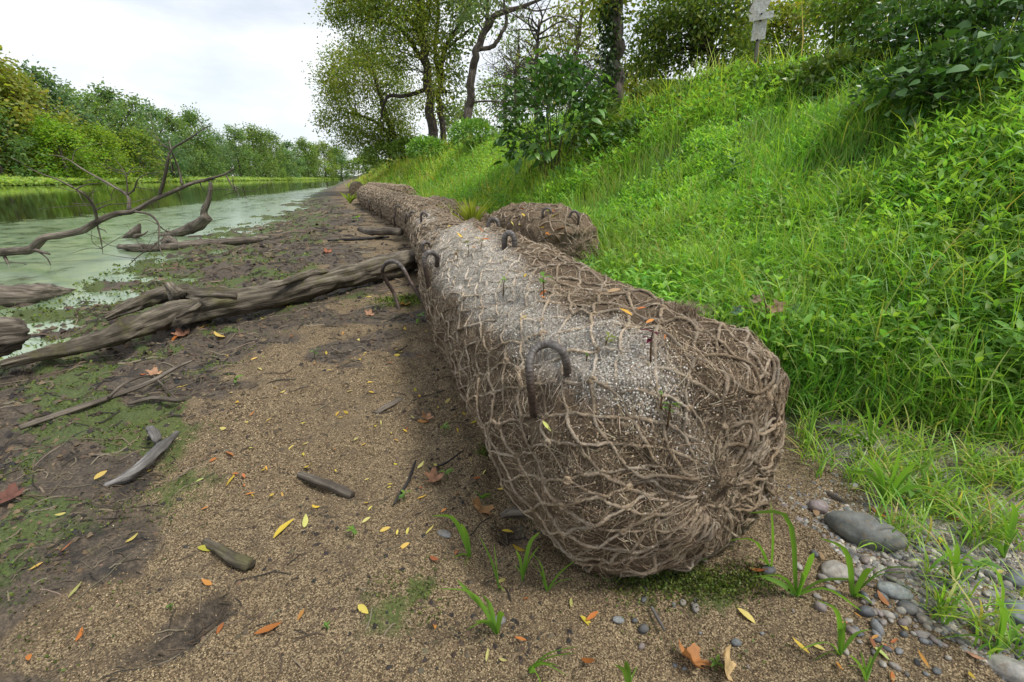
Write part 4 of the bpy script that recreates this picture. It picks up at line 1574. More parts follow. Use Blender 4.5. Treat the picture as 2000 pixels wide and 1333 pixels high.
FARG = [(.17, .265, .08), (.21, .30, .09), (.135, .215, .07)]
FARY = [(.29, .33, .06), (.24, .31, .06), (.35, .34, .065)]
FARB = [(.15, .24, .115), (.19, .28, .13)]
protos = [far_proto(1, FARG), far_proto(2, FARG), far_proto(3, FARY), far_proto(4, FARB), far_proto(5, FARG + FARY), far_proto(6, FARB, n=60), far_proto(7, FARG + FARB, n=80)]


def far_tree(x, y, h_, w, pi, label, color=(1, 1, 1), rz=0):
    e = empty('far_bank_tree', (x, y, h1(x, y) - .05))
    tag(e, label, 'tree', 'trees on the far bank')
    for dname, dt in (('trunk', protos[pi][0]), ('crown', protos[pi][1])):
        o = bpy.data.objects.new(dname, dt)
        COL.objects.link(o)
        o.parent = e
        if dname == 'crown':
            o.color = (*color, 1)
    e.scale = (h_ * w, h_ * w, h_)
    e.rotation_euler = (0, 0, rz)
    return e


FT = [  # photo x, top y, depth Y, prototype, width, colour, label
    (-95, 120, 72, 1, 1.1, (1, 1, 1), 'green tree cut off by the left picture edge on the far bank'),
    (20, 92, 76, 2, 1.25, (1.0, 1.0, 1.0), 'tallest golden yellow tree at the far left of the opposite bank'),
    (88, 118, 78, 2, 1.25, (1.0, .98, 1.0), 'golden yellow tree second from the left on the opposite bank'),
    (135, 168, 84, 4, 1.2, (1, 1, 1), 'olive tree with orange tinge just right of the golden trees'),
    (60, 205, 72, 1, 1.3, (.9, 1, 1), 'low dark green tree in front of the golden trees'),
    (175, 158, 92, 3, 1.1, (1, 1, 1), 'bluish green tree rising behind the olive tree on the far bank'),
    (205, 192, 96, 6, 1.15, (1, 1, 1), 'round green tree above the first fork of the dead branch'),
    (180, 250, 78, 2, 1.5, (.8, 1.15, .7), 'bright lime green low tree at the water edge on the far bank'),
    (240, 205, 108, 0, 1.15, (1, 1, 1), 'green tree left of the feathery topped tree on the far bank'),
    (282, 195, 116, 3, 1.15, (1.1, 1.1, .9), 'feathery topped green tree mid way along the far bank'),
    (255, 265, 92, 2, 1.4, (.9, 1.15, .8), 'yellow green low tree near the water mid way along the far bank'),
    (318, 212, 126, 6, 1.1, (1, 1, 1), 'dense green tree behind the upright prong of the dead branch'),
    (350, 222, 138, 5, 1.1, (.95, 1, 1), 'blue green tree right of the dense green tree on the far bank'),
    (318, 272, 112, 4, 1.3, (1, 1.1, .9), 'low yellowish tree under the upright prong on the far bank'),
    (385, 240, 148, 0, 1.1, (1, 1, 1), 'green tree beneath the tip of the upright branch'),
    (425, 236, 160, 1, 1.0, (1, 1.05, 1), 'slim taller green tree right of the branch tip'),
    (372, 290, 128, 5, 1.3, (.85, .95, .95), 'low dark tree in the gap before the slim taller tree'),
    (458, 278, 176, 5, 1.1, (1, 1, 1.05), 'small blue green tree in the dip of the far skyline'),
    (492, 268, 190, 6, 1.2, (1, 1.02, .95), 'rounded tree left of the far middle clump'),
    (522, 266, 205, 0, 1.2, (1.05, 1, .9), 'highest tree of the far middle clump'),
    (555, 275, 222, 1, 1.2, (1.05, 1.05, .9), 'yellowish tree on the right of the far middle clump'),
    (585, 296, 250, 3, 1.3, (1, 1.05, .95), 'pale tree between the far middle clump and the last clump'),
    (618, 290, 270, 0, 1.35, (1.05, 1.05, .85), 'broad pale green tree of the last distant clump'),
    (650, 297, 290, 4, 1.3, (1, 1.05, .9), 'distant tree just left of the near bank'),
    (680, 306, 310, 1, 1.4, (.9, 1, 1), 'last distant tree half hidden behind the near bank'),
]
for (px, top, Y, pi, w, colr, lab) in FT:
    p = ony(px, 348, Y)
    x = p[0] - 4
    base = h1(x, Y)
    topz = ony(px, top - 16, Y)[2] * 1.04
    far_tree(x, Y, topz - base, w, pi, lab, colr, rng.uniform(0, 6.28))
# second row closing the gaps
for k in range(26):
    Y = 76 * (300 / 76) ** (k / 25) + 6
    x = np.interp(Y, _fy, _fx) - 13 - rng.uniform(0, 5)
    far_tree(x, Y, 15 * rng.uniform(.78, 1.0) + (2 if k < 4 else 0), 1.45, int(rng.choice([0, 1, 3, 5, 6])), 'dark green tree of the second row on the far bank, %s from the left' % ordinal(k + 1), (.8, .9, .9), rng.uniform(0, 6.28))
for k in range(8):
    x, Y = -160 + k * 20 + rng.uniform(-5, 5), 335 + rng.uniform(0, 25)
    far_tree(x, Y, 19 * rng.uniform(.85, 1.1), 1.5, int(rng.choice([0, 1, 3, 5, 6])), 'tree of the wood closing the river bend, %s from the left' % ordinal(k + 1), (.95, 1, 1.05), rng.uniform(0, 6.28))

# floating-leaf plants in front of the far trees
mb = MB()
n = 26000
Y = 62 * (330 / 62) ** rng.random(n)
wd = rng.uniform(0, 1, n) ** .7
X = xfar(Y) + 12 * wd - 2
P = np.stack([X, Y, WATER_Z + rng.uniform(.15, 1.0, n) * (1.75 - 1.0 * wd)], -1)
sz = .24 + .0022 * Y
leaf4(mb, P, np.stack([np.cos(rng.uniform(0, 6.28, n)), np.sin(rng.uniform(0, 6.28, n)), rng.normal(0, .25, n)], -1), norm(rng.normal(size=(n, 3)) * .45 + np.array([0, -.3, 1])), sz * rng.uniform(.7, 1.4, n), sz * .9, pick([(.33, .46, .10), (.40, .50, .12), (.25, .40, .09)], n, .2, .06), .1)
tag(mb.build('lotus_bed', M['leaf']), 'band of bright green water plants along the foot of the far trees', 'water plants', kind='stuff')

# ------------------------------------------------------------------ grass and weeds on the bank
GR = np.array([(.24, .42, .06), (.19, .37, .055), (.29, .46, .075), (.15, .30, .05), (.27, .435, .065), (.21, .39, .055), (.25, .42, .075), (.38, .38, .13)])


def bank_points(n, r0, r1, azr=(-34, 60), dmin=.46, dmax=6.6):
    out = np.zeros((0, 3))
    while len(out) < n:
        r = np.exp(rng.uniform(math.log(r0), math.log(r1), n))
        a = np.radians(rng.uniform(*azr, n))
        X, Y = r * np.sin(a), r * np.cos(a)
        d = bank_d(X, Y)
        nn = nz2(X, Y, 2.2, 2, 90)
        lo = dmin + .12 * nn + np.where(Y < 1.75, .30 + (1.75 - Y) * .75, 0) + np.where(Y > 7, .2, 0) + np.where((Y > 3.6) & (Y < 7.6), .62, 0)
        # density thins towards the toe of the bank
        kp = (d > lo) & (d < dmax) & (rng.random(n) < np.clip(.22 + (d - lo) / .55, 0, 1)) & ~((gravel_mask(X, Y) > .15) & (rng.random(n) < .93))
        P = np.stack([X, Y, H(X, Y)], -1)[kp]
        out = np.vstack([out, P])
    return out[:n]


mb = MB()
for (n, r0, r1, k, w0) in ((40000, 1.0, 3.2, 4, .0042), (40000, 3.0, 7.5, 3, .0065), (34000, 7, 16, 2, .016), (22000, 15, 70, 2, .05)):
    P = bank_points(n, r0, r1)
    r = np.hypot(P[:, 0], P[:, 1])
    tall = np.clip(.75 + .5 * nz2(P[:, 0], P[:, 1], .8, 2, 91), .35, 1.3)
    hgt = rng.gamma(5, .2, n) * .19 * tall * np.clip(r / 6, .9, 1.5)
    bend = hgt * rng.uniform(.1, 1.15, n)
    w = np.maximum(w0 * rng.uniform(.5, 1.5, n), .0009 * r)
    patch = nz2(P[:, 0], P[:, 1], .55, 3, 93)[:, None]
    col = pick(GR, n, .2, .1) * (1 + .28 * patch) * np.array([1, 1, 1])
    col[:, 0] *= np.clip(1 + .3 * patch[:, 0] + .008 * (r - 4), .75, 1.3)
    blades(mb, P, rng.uniform(0, 6.28, n), hgt, bend, w, col, k, col * np.array([1.25, 1.15, 1.0]))
# taller arching clumps that break up the slope
for k in range(150):
    p = bank_points(1, 1.9, 9, dmin=.75, dmax=4.6)[0]
    m = int(rng.integers(25, 60))
    rr = math.hypot(p[0], p[1])
    B = p + rng.normal(size=(m, 3)) * np.array([.05, .05, 0]) * (1 + rr / 10)
    B[:, 2] = H(B[:, 0], B[:, 1])
    hg = rng.uniform(.14, .36, m) * (1 + .04 * rr)
    col = pick(GR, m, .15, .08) * rng.uniform(.7, 1.15)
    blades(mb, B, rng.uniform(0, 6.28, m), hg, hg * rng.uniform(.2, 1.3, m), np.maximum(rng.uniform(.004, .008, m), .001 * rr), col, 5, col * np.array([1.25, 1.12, 1]))
tag(mb.build('bank_grass', M['grass']), 'dense bright green grass covering the sloping bank', 'grass', kind='stuff')


def herbs(mb, P, hgt, nodes, leafL, cols, stems=True, wl=.30, big=1.0, fine=False):
    n = len(P)
    lean = rng.normal(0, .18, (n, 2))
    yaw = rng.uniform(0, 6.28, n)
    col0 = pick(cols, n, .2, .1) * (1 + .38 * nz2(P[:, 0], P[:, 1], .7, 3, 95))[:, None]
    for i in range(nodes):
        t = (i + 1) / nodes
        c = P + np.stack([lean[:, 0] * hgt * t, lean[:, 1] * hgt * t, hgt * t], -1)
        for side in (0, 1):
            a = yaw + (np.pi / 2) * (i % 2) + np.pi * side + rng.normal(0, .35, n)
            el = rng.uniform(-.15, .55, n) + .35 * t
            D = np.stack([np.cos(a) * np.cos(el), np.sin(a) * np.cos(el), np.sin(el)], -1)
            N = np.stack([-np.cos(a) * np.sin(el), -np.sin(a) * np.sin(el), np.cos(el)], -1) + .25 * rng.normal(size=(n, 3))
            L = leafL * rng.uniform(.65, 1.25, n) * (1 - .35 * abs(t - .6))
            cl = np.clip(col0 * (1 + rng.normal(0, .1, (n, 1))), .01, .9)
            if fine:
                leaf6(mb, c, D, N, L, L * wl * rng.uniform(.8, 1.25, n), cl, .22)
            else:
                leaf4(mb, c, D, N, L, L * wl * rng.uniform(.8, 1.25, n), cl, .2)
    if stems:
        a = yaw
        top = P + np.stack([lean[:, 0] * hgt, lean[:, 1] * hgt, hgt], -1)
        S = np.stack([np.cos(a), np.sin(a), 0 * a], -1) * .0022 * big
        V = np.stack([P - S, P + S, top + S * .6, top - S * .6], 1).reshape(-1, 3)
        mb.add(V, np.arange(4 * n).reshape(-1, 4), None, np.repeat(col0 * .8, 4, 0))


HB = [(.20, .38, .07), (.245, .425, .08), (.16, .33, .065), (.27, .45, .075)]
mb = MB()
P = bank_points(4000, 1.5, 4.3, dmin=.6)
herbs(mb, P, rng.uniform(.08, .24, len(P)), 4, .074, HB, True, .28, 1.0, True)
P = bank_points(15000, 3.2, 7.5, dmin=.6)
P = P[nz2(P[:, 0], P[:, 1], 1.1, 3, 97) > -.25]
herbs(mb, P, rng.uniform(.10, .26, len(P)) * np.clip(1 + .7 * nz2(P[:, 0], P[:, 1], .8, 2, 98), .5, 1.7), 4, .078, HB, True, .28, 1.3)
P = bank_points(9000, 7, 22, dmin=.8)
herbs(mb, P, rng.uniform(.12, .36, len(P)), 3, .105, HB, False, .36)
tag(mb.build('bank_weeds', M['leaf']), 'low leafy green weeds mixed through the bank grass', 'weeds', kind='stuff')

# weeds and tall grass along the crest
mb = MB()
P = bank_points(8500, 5, 22, dmin=3.3, dmax=6.0)
herbs(mb, P, rng.uniform(.10, .36, len(P)), 4, .085, [(.075, .15, .034), (.10, .19, .04), (.055, .115, .03)], True, .36, 2)
tag(mb.build('crest_weeds', M['leaf']), 'taller darker weeds along the top of the bank', 'weeds', kind='stuff')


# ------------------------------------------------------------------ leafy shrubs with single leaves
def leaf_mesh(name, outline, fold=.18, droop=.25, mat='glossleaf', col=(1, 1, 1), curl=0.0):
    """A single leaf, length 1 along +X; outline = list of (x, half width)."""
    mb = MB()
    V, q = [], []
    for (x, w) in outline:
        z = -droop * x * x + curl * math.sin(x * 7) * .05
        V += [(x, -w, z + fold * w - curl * w * w), (x, 0, z), (x, w, z + fold * w - curl * w * w)]
    n = len(outline)
    for i in range(n - 1):
        q += [[3 * i, 3 * i + 3, 3 * i + 4, 3 * i + 1], [3 * i + 1, 3 * i + 4, 3 * i + 5, 3 * i + 2]]
    mb.add(V, q, None, col)
    o = mb.build(name, M[mat])
    d = o.data
    bpy.data.objects.remove(o)
    return d


OV = [(0, .01), (.12, .16), (.3, .27), (.5, .28), (.72, .19), (.9, .07), (1, .005)]
HEART = [(0, .02), (.03, .26), (.2, .42), (.42, .42), (.65, .30), (.85, .12), (1, .005)]
LANCE = [(0, .01), (.2, .09), (.45, .13), (.7, .09), (1, .004)]
lm_ov = [leaf_mesh('leaf', OV, f, d, col=c) for f, d, c in ((.15, .3, (.085, .20, .035)), (.3, .45, (.11, .24, .04)), (.1, .2, (.065, .155, .03)), (.2, .5, (.15, .29, .05)))]
lm_heart = [leaf_mesh('leaf', HEART, f, d, col=c) for f, d, c in ((.1, .25, (.07, .16, .036)), (.2, .4, (.095, .20, .042)), (.12, .15, (.055, .13, .034)))]


def place_leaf(data, parent, base, d, nrm, size, world0, name='leaf'):
    from mathutils import Matrix
    d = Vector(d).normalized()
    nrm = Vector(nrm)
    y = nrm.cross(d).normalized()
    z = d.cross(y)
    o = bpy.data.objects.new(name, data)
    COL.objects.link(o)
    o.parent = parent
    m = Matrix(((d.x, y.x, z.x), (d.y, y.y, z.y), (d.z, y.z, z.z)))
    o.rotation_euler = m.to_euler()
    o.location = Vector(base) - Vector(world0)
    o.scale = (size,) * 3
    return o


def shrub(name, label, base, rx, rz, nleaf, size, lms, stems=12, inner=1500, icol=DARKG, cat='bush', group=None, ry=None, lift=.55, innerL=None):
    base = np.asarray(base, float)
    ry = ry or rx
    e = empty(name, base)
    tag(e, label, cat, group)
    tips = []
    for k in range(stems):
        a = rng.uniform(0, 6.28)
        q = math.sqrt(rng.random())
        tip = base + np.array([rx * .8 * q * math.cos(a), ry * .8 * q * math.sin(a), rz * (2 * lift) * rng.uniform(.75, 1.0) * math.sqrt(max(.05, 1 - .75 * q * q))])
        mid = base + (tip - base) * .5 + np.array([0, 0, .12 * rz])
        mb = MB()
        tube(mb, resample([base + rng.normal(size=3) * .04 * rx, mid, tip], 8), [.010, .004], 5, (.7, .75, .5), 0, k, cap=False)
        keep(mb.build('stem', M['bark']), e)
    C = base + np.array([0, 0, rz * lift])
    d = rdir(nleaf)
    d[:, 2] = np.where(d[:, 2] < -.85, -d[:, 2], d[:, 2])
    q = rng.uniform(.72, 1.08, nleaf) * (1 + .16 * fbm(d * 2.2 + 3, 2, 77))
    P = C + d * np.array([rx, ry, rz * lift * 1.05]) * q[:, None]
    g = H(P[:, 0], P[:, 1])
    P[:, 2] = np.maximum(P[:, 2], g + .05)
    for k in range(nleaf):
        a = rng.uniform(0, 6.28)
        dd = d[k] * np.array([1, 1, .3]) + np.array([math.cos(a), math.sin(a), 0]) * .7 + np.array([0, 0, -.15])
        nn = np.array([0, 0, 1.0]) + .55 * d[k] + rng.normal(size=3) * .28
        place_leaf(lms[k % len(lms)], e, P[k], dd, nn, size * rng.uniform(.65, 1.25), base)
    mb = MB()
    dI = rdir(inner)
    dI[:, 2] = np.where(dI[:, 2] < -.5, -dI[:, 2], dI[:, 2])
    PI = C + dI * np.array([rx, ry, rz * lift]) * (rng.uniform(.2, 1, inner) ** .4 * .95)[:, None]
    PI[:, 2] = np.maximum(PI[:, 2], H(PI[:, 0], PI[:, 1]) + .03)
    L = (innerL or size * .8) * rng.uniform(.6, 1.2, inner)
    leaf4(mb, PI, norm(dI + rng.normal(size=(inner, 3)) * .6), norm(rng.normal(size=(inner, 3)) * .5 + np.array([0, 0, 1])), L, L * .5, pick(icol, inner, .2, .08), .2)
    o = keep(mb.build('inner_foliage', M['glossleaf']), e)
    o['kind'] = 'stuff'
    return e


bb = hit(1080, 376)
sc = bb[1] / FPX
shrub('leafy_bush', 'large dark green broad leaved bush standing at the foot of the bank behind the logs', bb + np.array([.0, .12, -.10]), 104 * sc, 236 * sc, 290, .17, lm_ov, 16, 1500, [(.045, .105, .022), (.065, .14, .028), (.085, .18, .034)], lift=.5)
b2 = hit(1165, 330)
shrub('leafy_bush', 'lighter leafy shrub rising behind the right side of the dark broad leaved bush', b2 + np.array([.15, .8, 0]), .4, 1.15, 70, .14, lm_ov[1:] + lm_heart, 10, 420, GREEN, lift=.55)
b2 = hit(1245, 300)
shrub('dark_thicket', 'dark thicket between the broad leaved bush and the bank crest', b2 + np.array([.1, .5, -.1]), .55, .6, 80, .12, lm_ov, 8, 600, [(.05, .10, .022), (.07, .13, .03)], lift=.5)
for k, (px, py, rx, rz, cl, lab) in enumerate((
        (835, 322, .9, 1.1, HB, 'bright green shrub on the bank below the dark leaning trunk'),
        (925, 300, .9, 1.1, HB, 'rounded light green shrub below the grey forked trunk'),
        (760, 338, 1.6, 1.7, GREEN, 'dark green shrub mass on the bank under the low hanging tree'),
        (720, 350, 1.9, 1.7, GREEN, 'dark shrub at the far end of the grassy bank'),
        (805, 318, 1.2, 1.3, GREEN, 'shrub at the foot of the low hanging tree trunk'),
        (1290, 205, .6, .4, DARKG, 'low shrub on the crest left of the shade tree'),
        (1330, 185, .7, .35, DARKG, 'dark low shrub under the shade tree'),
        (1420, 178, .5, .25, DARKG, 'dark low shrub left of the sign post'),
        (1570, 180, .5, .25, DARKG, 'grassy shrub on the crest right of the sign post'),
        (1640, 185, .6, .4, DARKG, 'dark shrub left of the vine tangle on the crest'))):
    b = hit(px, py)
    s2 = b[1]
    e = shrub('bank_shrub', lab, b, rx, rz, 0, .1, lm_ov, 6, 1500 if s2 < 14 else 1300, cl, 'shrub', 'shrubs on the bank', None, .5, .05 + .006 * s2)

for k, (px, py, lab) in enumerate((
        (1690, 200, 'broad leaved vine tangle on the upper slope nearest the sign'),
        (1765, 185, 'broad leaved vine tangle second from the sign on the upper slope'),
        (1850, 205, 'broad leaved vine tangle in the middle of the vine belt'),
        (1925, 190, 'broad leaved vine tangle on the upper slope near the right edge'),
        (1990, 225, 'lowest vine tangle cut by the right picture edge'),
        (1740, 120, 'vine heap on the crest behind the tangles nearest the sign'),
        (1815, 110, 'vine heap on the crest in the middle of the vine belt'),
        (1900, 100, 'tall vine heap on the crest near the right edge'),
        (1980, 90, 'tall vine heap in the top right corner'))):
    b = hit(px, py)
    up = py < 150
    shrub('vine_tangle', lab, b + np.array([rng.normal(0, .12), .1 + rng.normal(0, .2), -.12]), rng.uniform(.5, .75), rng.uniform(.35, .55) if not up else rng.uniform(.7, 1.1), 100, rng.uniform(.075, .11), lm_heart, 6, 1100, [(.06, .13, .03), (.085, .17, .036), (.045, .10, .026)], 'vine', 'vines on the crest of the bank', .5, .55)

# dark leaved single plant on the slope
b = hit(1425, 370)
e = empty('dark_leaved_plant', b)
tag(e, 'single plant with long dark blue green leaves standing in the pale bank weeds', 'plant')
mb = MB()
tube(mb, [b, b + (.01, 0, .15), b + (0, 0, .3)], [.006, .003], 5, (.6, .7, .4))
keep(mb.build('stem', M['leaf']), e)
lml = [leaf_mesh('leaf', LANCE, .2, .4, col=c) for c in ((.035, .095, .03), (.05, .13, .04), (.07, .17, .04))]
for k in range(18):
    a = k * 2.4
    t = k / 18
    place_leaf(lml[min(2, int(t * 3))], e, b + np.array([0, 0, .06 + .26 * t]), (math.cos(a), math.sin(a), .25 + .5 * t), (0, 0, 1), .26 - .1 * t, b)

# ------------------------------------------------------------------ sign
sb = hit(1474, 155)
sdist = sb[1]
e = empty('weathered_sign', sb)
tag(e, 'weathered sign post with three blank grey metal plates on the bank crest', 'sign')
scx = np.dot(sb - CAMP, _F) / FPX
tilt = math.radians(3)
mb = MB()
top = ony(1492, -40, sdist)
tube(mb, [sb - np.array([0, 0, .2]), (sb + top) / 2, top], 3.4 * scx, 8, (.9, .9, .85))
keep(mb.build('post', M['greywood']), e)


def plate(pts, name, dY=-.03, th=.012):
    A = np.array([ony(x, y, sdist + dY) for (x, y) in pts])
    B = A + np.array([0, th, 0])
    n = len(A)
    mb = MB()
    V = np.vstack([A, B, A.mean(0), B.mean(0)])
    t = []
    q = []
    for i in range(n):
        j = (i + 1) % n
        t += [[2 * n, i, j], [2 * n + 1, n + j, n + i]]
        q.append([i, n + i, n + j, j])
    mb.add(V, q, t)
    keep(mb.build(name, M['sign'], smooth_=False), e)


plate([(1463, 22), (1478, -8), (1494, -30), (1512, -12), (1504, 6), (1493, 26), (1470, 28)], 'upper_plate', -.03)
plate([(1463, 29), (1512, 20), (1511, 34), (1464, 43)], 'cross_plate', -.06)
plate([(1472, 42), (1499, 38), (1494, 76), (1467, 81)], 'lower_plate', -.03)
for (x, y) in ((1488, 27), (1487, 40), (1480, 78)):
    mb = MB()
    c = ony(x, y, sdist - .075)
    tube(mb, [c, c + np.array([0, .03, 0])], .012, 8, (.2, .15, .1))
    keep(mb.build('bolt', M['rebar']), e)

# ------------------------------------------------------------------ loose cover on the beach
def grain_cover():
    n = 200000
    r = np.exp(rng.uniform(math.log(.5), math.log(3.6), n))
    a = np.radians(rng.uniform(-56, 58, n))
    X, Y = r * np.sin(a), r * np.cos(a)
    tan, green, soil, pl = masks(X, Y)
    patch = nz2(X, Y, 6, 3, 121)
    kp = (rng.random(n) < np.clip(tan * (1 - .85 * green) * (1 - .8 * soil) * (.72 + .5 * patch) + .25 * pl, 0, 1)) & (bank_d(X, Y) < 1.7)
    X, Y, r, pl = X[kp], Y[kp], r[kp], pl[kp]
    m = len(X)
    s = rng.uniform(.0012, .0024, m) * np.clip(r / 1.1, .85, 1.8)
    P = np.stack([X, Y, H(X, Y) + s * .35], -1)
    # flat three-sided chips
    D = norm(rng.normal(size=(m, 3)) * np.array([1, 1, .35]))
    N = norm(rng.normal(size=(m, 3)) * .5 + np.array([0, 0, 1]))
    S = norm(np.cross(D, N))
    s3 = s[:, None]
    V = np.stack([P + D * s3 * 1.2, P - D * s3 * .7 + S * s3, P - D * s3 * .7 - S * s3, P + N * s3 * .75], 1).reshape(-1, 3)
    b = np.arange(m)[:, None] * 4
    t = np.concatenate([b + np.array([[0, 1, 3]]), b + np.array([[1, 2, 3]]), b + np.array([[2, 0, 3]])])
    col = pick([(.31, .23, .135), (.20, .145, .083), (.45, .345, .21), (.07, .05, .03), (.128, .091, .052)], m, .18, .05)
    col = np.where((rng.random(m) < pl)[:, None], pick([(.55, .52, .45), (.40, .37, .3)], m, .15, .03), col)
    mb = MB()
    mb.add(V, None, t, np.repeat(col, 4, 0))
    tag(mb.build('dried_duckweed', M['grain'], smooth_=False), 'crust of tan dried duckweed grains covering the beach', 'dried duckweed', kind='stuff')


grain_cover()


def algae():
    n = 150000
    r = np.exp(rng.uniform(math.log(.7), math.log(14), n))
    a = np.radians(rng.uniform(-60, 40, n))
    X, Y = r * np.sin(a), r * np.cos(a)
    tan, green, soil, pl = masks(X, Y)
    b = beach_b(X, Y)
    nn = nz2(X, Y, 9, 3, 131)
    kp = (rng.random(n) < np.clip(green * (.55 + 1.2 * nn), 0, 1)) & (b > -.12) & (bank_d(X, Y) < .8)
    X, Y, r = X[kp], Y[kp], r[kp]
    for (px, py, rr, cnt) in ((1255, 1112, .07, 2600), (1320, 1122, .06, 1800), (1400, 1135, .06, 1400), (1060, 985, .03, 500), (790, 590, .16, 1500), (950, 880, .03, 500), (1470, 1130, .05, 800)):
        q = onz(px, py)
        X = np.append(X, rng.normal(q[0], rr * .6, cnt))
        Y = np.append(Y, rng.normal(q[1], rr * .45, cnt))
        r = np.append(r, np.full(cnt, math.hypot(q[0], q[1])))
    m = len(X)
    P = np.stack([X, Y, np.maximum(H(X, Y), WATER_Z) + rng.uniform(0, .010, m)], -1)
    s = rng.uniform(.003, .0075, m) * np.clip(r / 2, .7, 3)
    mb = MB()
    leaf4(mb, P, norm(rng.normal(size=(m, 3)) + np.array([0, 0, .3])), norm(rng.normal(size=(m, 3)) + np.array([0, 0, .8])), s * 1.6, s * 1.2,
          pick([(.105, .155, .03), (.165, .225, .045), (.07, .095, .025), (.055, .06, .022), (.22, .275, .065)], m, .2, .08), .2)
    tag(mb.build('algae_mat', M['leaf']), 'patchy mat of green algae and duckweed on the wet mud', 'algae', kind='stuff')


algae()


def crumbs():
    """Clods and crumbs of dark mud."""
    n = 34000
    r = np.exp(rng.uniform(math.log(.6), math.log(24), n))
    a = np.radians(rng.uniform(-58, 10, n))
    X, Y = r * np.sin(a), r * np.cos(a)
    tan, green, soil, pl = masks(X, Y)
    b = beach_b(X, Y)
    nn = nz2(X, Y, 5, 3, 141)
    kp = (rng.random(n) < np.clip((1 - tan * .8) * (.5 + 1.3 * nn) + .008, 0, 1)) & (b > .06) & (bank_d(X, Y) < .2)
    X, Y, r = X[kp], Y[kp], r[kp]
    m = len(X)
    s = np.minimum(rng.gamma(2.2, .5, m), 2.0) * .0045 * np.clip(r / 1.5, .8, 5)
    P = np.stack([X, Y, H(X, Y)], -1)
    D = norm(rng.normal(size=(m, 3)) * np.array([1, 1, .2]))
    S = norm(np.cross(D, np.array([0, 0, 1.0])))
    U = np.array([0, 0, 1.0])
    s3 = s[:, None]
    V = np.stack([P + D * s3 * 1.3, P + S * s3, P - D * s3 * 1.2, P - S * s3 * .9, P + U * s3 * rng.uniform(.5, 1.0, (m, 1)) + D * s3 * .3, P + U * s3 * .7 - D * s3 * .4], 1).reshape(-1, 3)
    i = np.arange(m)[:, None] * 6
    t = np.concatenate([i + np.array([x]) for x in ([0, 1, 4], [1, 5, 4], [1, 2, 5], [2, 3, 5], [3, 4, 5], [3, 0, 4])])
    col = pick([(.07, .055, .042), (.045, .04, .037), (.12, .095, .065), (.16, .12, .075)], m, .25, .06)
    mb = MB()
    mb.add(V, None, t, np.repeat(col, 6, 0))
    tag(mb.build('mud_crumbs', M['grain'], smooth_=False), 'dark crumbs and clods of mud scattered over the wet beach', 'mud crumbs', kind='stuff')


crumbs()


def debris():
    """Thin rootlets and plant scraps tangled over the wet mud."""
    n = 6500
    r = np.exp(rng.uniform(math.log(.7), math.log(26), n))
    a = np.radians(rng.uniform(-58, 0, n))
    X, Y = r * np.sin(a), r * np.cos(a)
    tan, green, soil, pl = masks(X, Y)
    b = beach_b(X, Y)
    kp = (rng.random(n) < np.clip(1.05 - tan, .10, 1)) & (b > .02) & (bank_d(X, Y) < -.3)
    X, Y, r = X[kp], Y[kp], r[kp]
    m = len(X)
    L = rng.gamma(3, .022, m) * np.clip(r / 2, .7, 5)
    az = rng.normal(.5, .8, m)
    cv = rng.normal(0, 1.2, m)
    w = rng.uniform(.0008, .0022, m) * np.clip(r / 1.6, .8, 6)
    k = 5
    P = []
    px, py = X.copy(), Y.copy()
    for i in range(k):
        P.append(np.stack([px, py, H(px, py) + w + .006 * math.sin(math.pi * i / (k - 1)) * rng.random(m)], -1))
        px = px + np.cos(az + cv * i / k) * L / k
        py = py + np.sin(az + cv * i / k) * L / k
    P = np.stack(P, 1)
    T = norm(np.gradient(P, axis=1))
    S = norm(np.cross(T, np.array([0, 0, 1.0]))) * w[:, None, None]
    U = np.array([0, 0, 1.0]) * w[:, None, None]
    V = np.stack([P - S - U * .5, P + U, P + S - U * .5], 2).reshape(-1, 3)
    i0 = np.arange(m)[:, None] * (3 * k)
    q = np.concatenate([i0 + np.array([[3 * i + a_, 3 * i + a_ + 1, 3 * i + a_ + 4, 3 * i + a_ + 3]]) for i in range(k - 1) for a_ in (0, 1)])
    mb = MB()
    mb.add(V, q, None, np.repeat(pick([(.07, .055, .04), (.12, .095, .066), (.04, .035, .03), (.17, .14, .10)], m, .25, .05), 3 * k, 0))
    tag(mb.build('plant_debris', M['grain']), 'thin rootlets and plant scraps scattered over the dark mud', 'plant debris', kind='stuff')


debris()


def fringe():
    """Sparse low grass where the bank runs out into mud and gravel."""
    mb = MB()
    n = 0
    for (x0, x1, y0, y1, cnt) in ((1560, 2000, 800, 960, 150), (1700, 2000, 930, 1080, 70), (1800, 2000, 1060, 1330, 34), (1250, 1560, 520, 640, 40)):
        for k in range(cnt):
            p = hit(rng.uniform(x0, x1), rng.uniform(y0, y1))
            if bank_d(p[0:1], p[1:2])[0] < .42:
                continue
            m = int(rng.integers(4, 11))
            B = p + rng.normal(size=(m, 3)) * np.array([.010, .010, 0])
            hg = rng.uniform(.03, .13, m)
            col = pick(GR, m, .2, .1)
            blades(mb, B, rng.uniform(0, 6.28, m), hg, hg * rng.uniform(.4, 1.5, m), rng.uniform(.003, .0065, m), col, 5, col * np.array([1.2, 1.1, 1]))
    tag(mb.build('fringe_grass', M['grass']), 'sparse low grass where the bank meets the mud and gravel', 'grass', kind='stuff')


fringe()

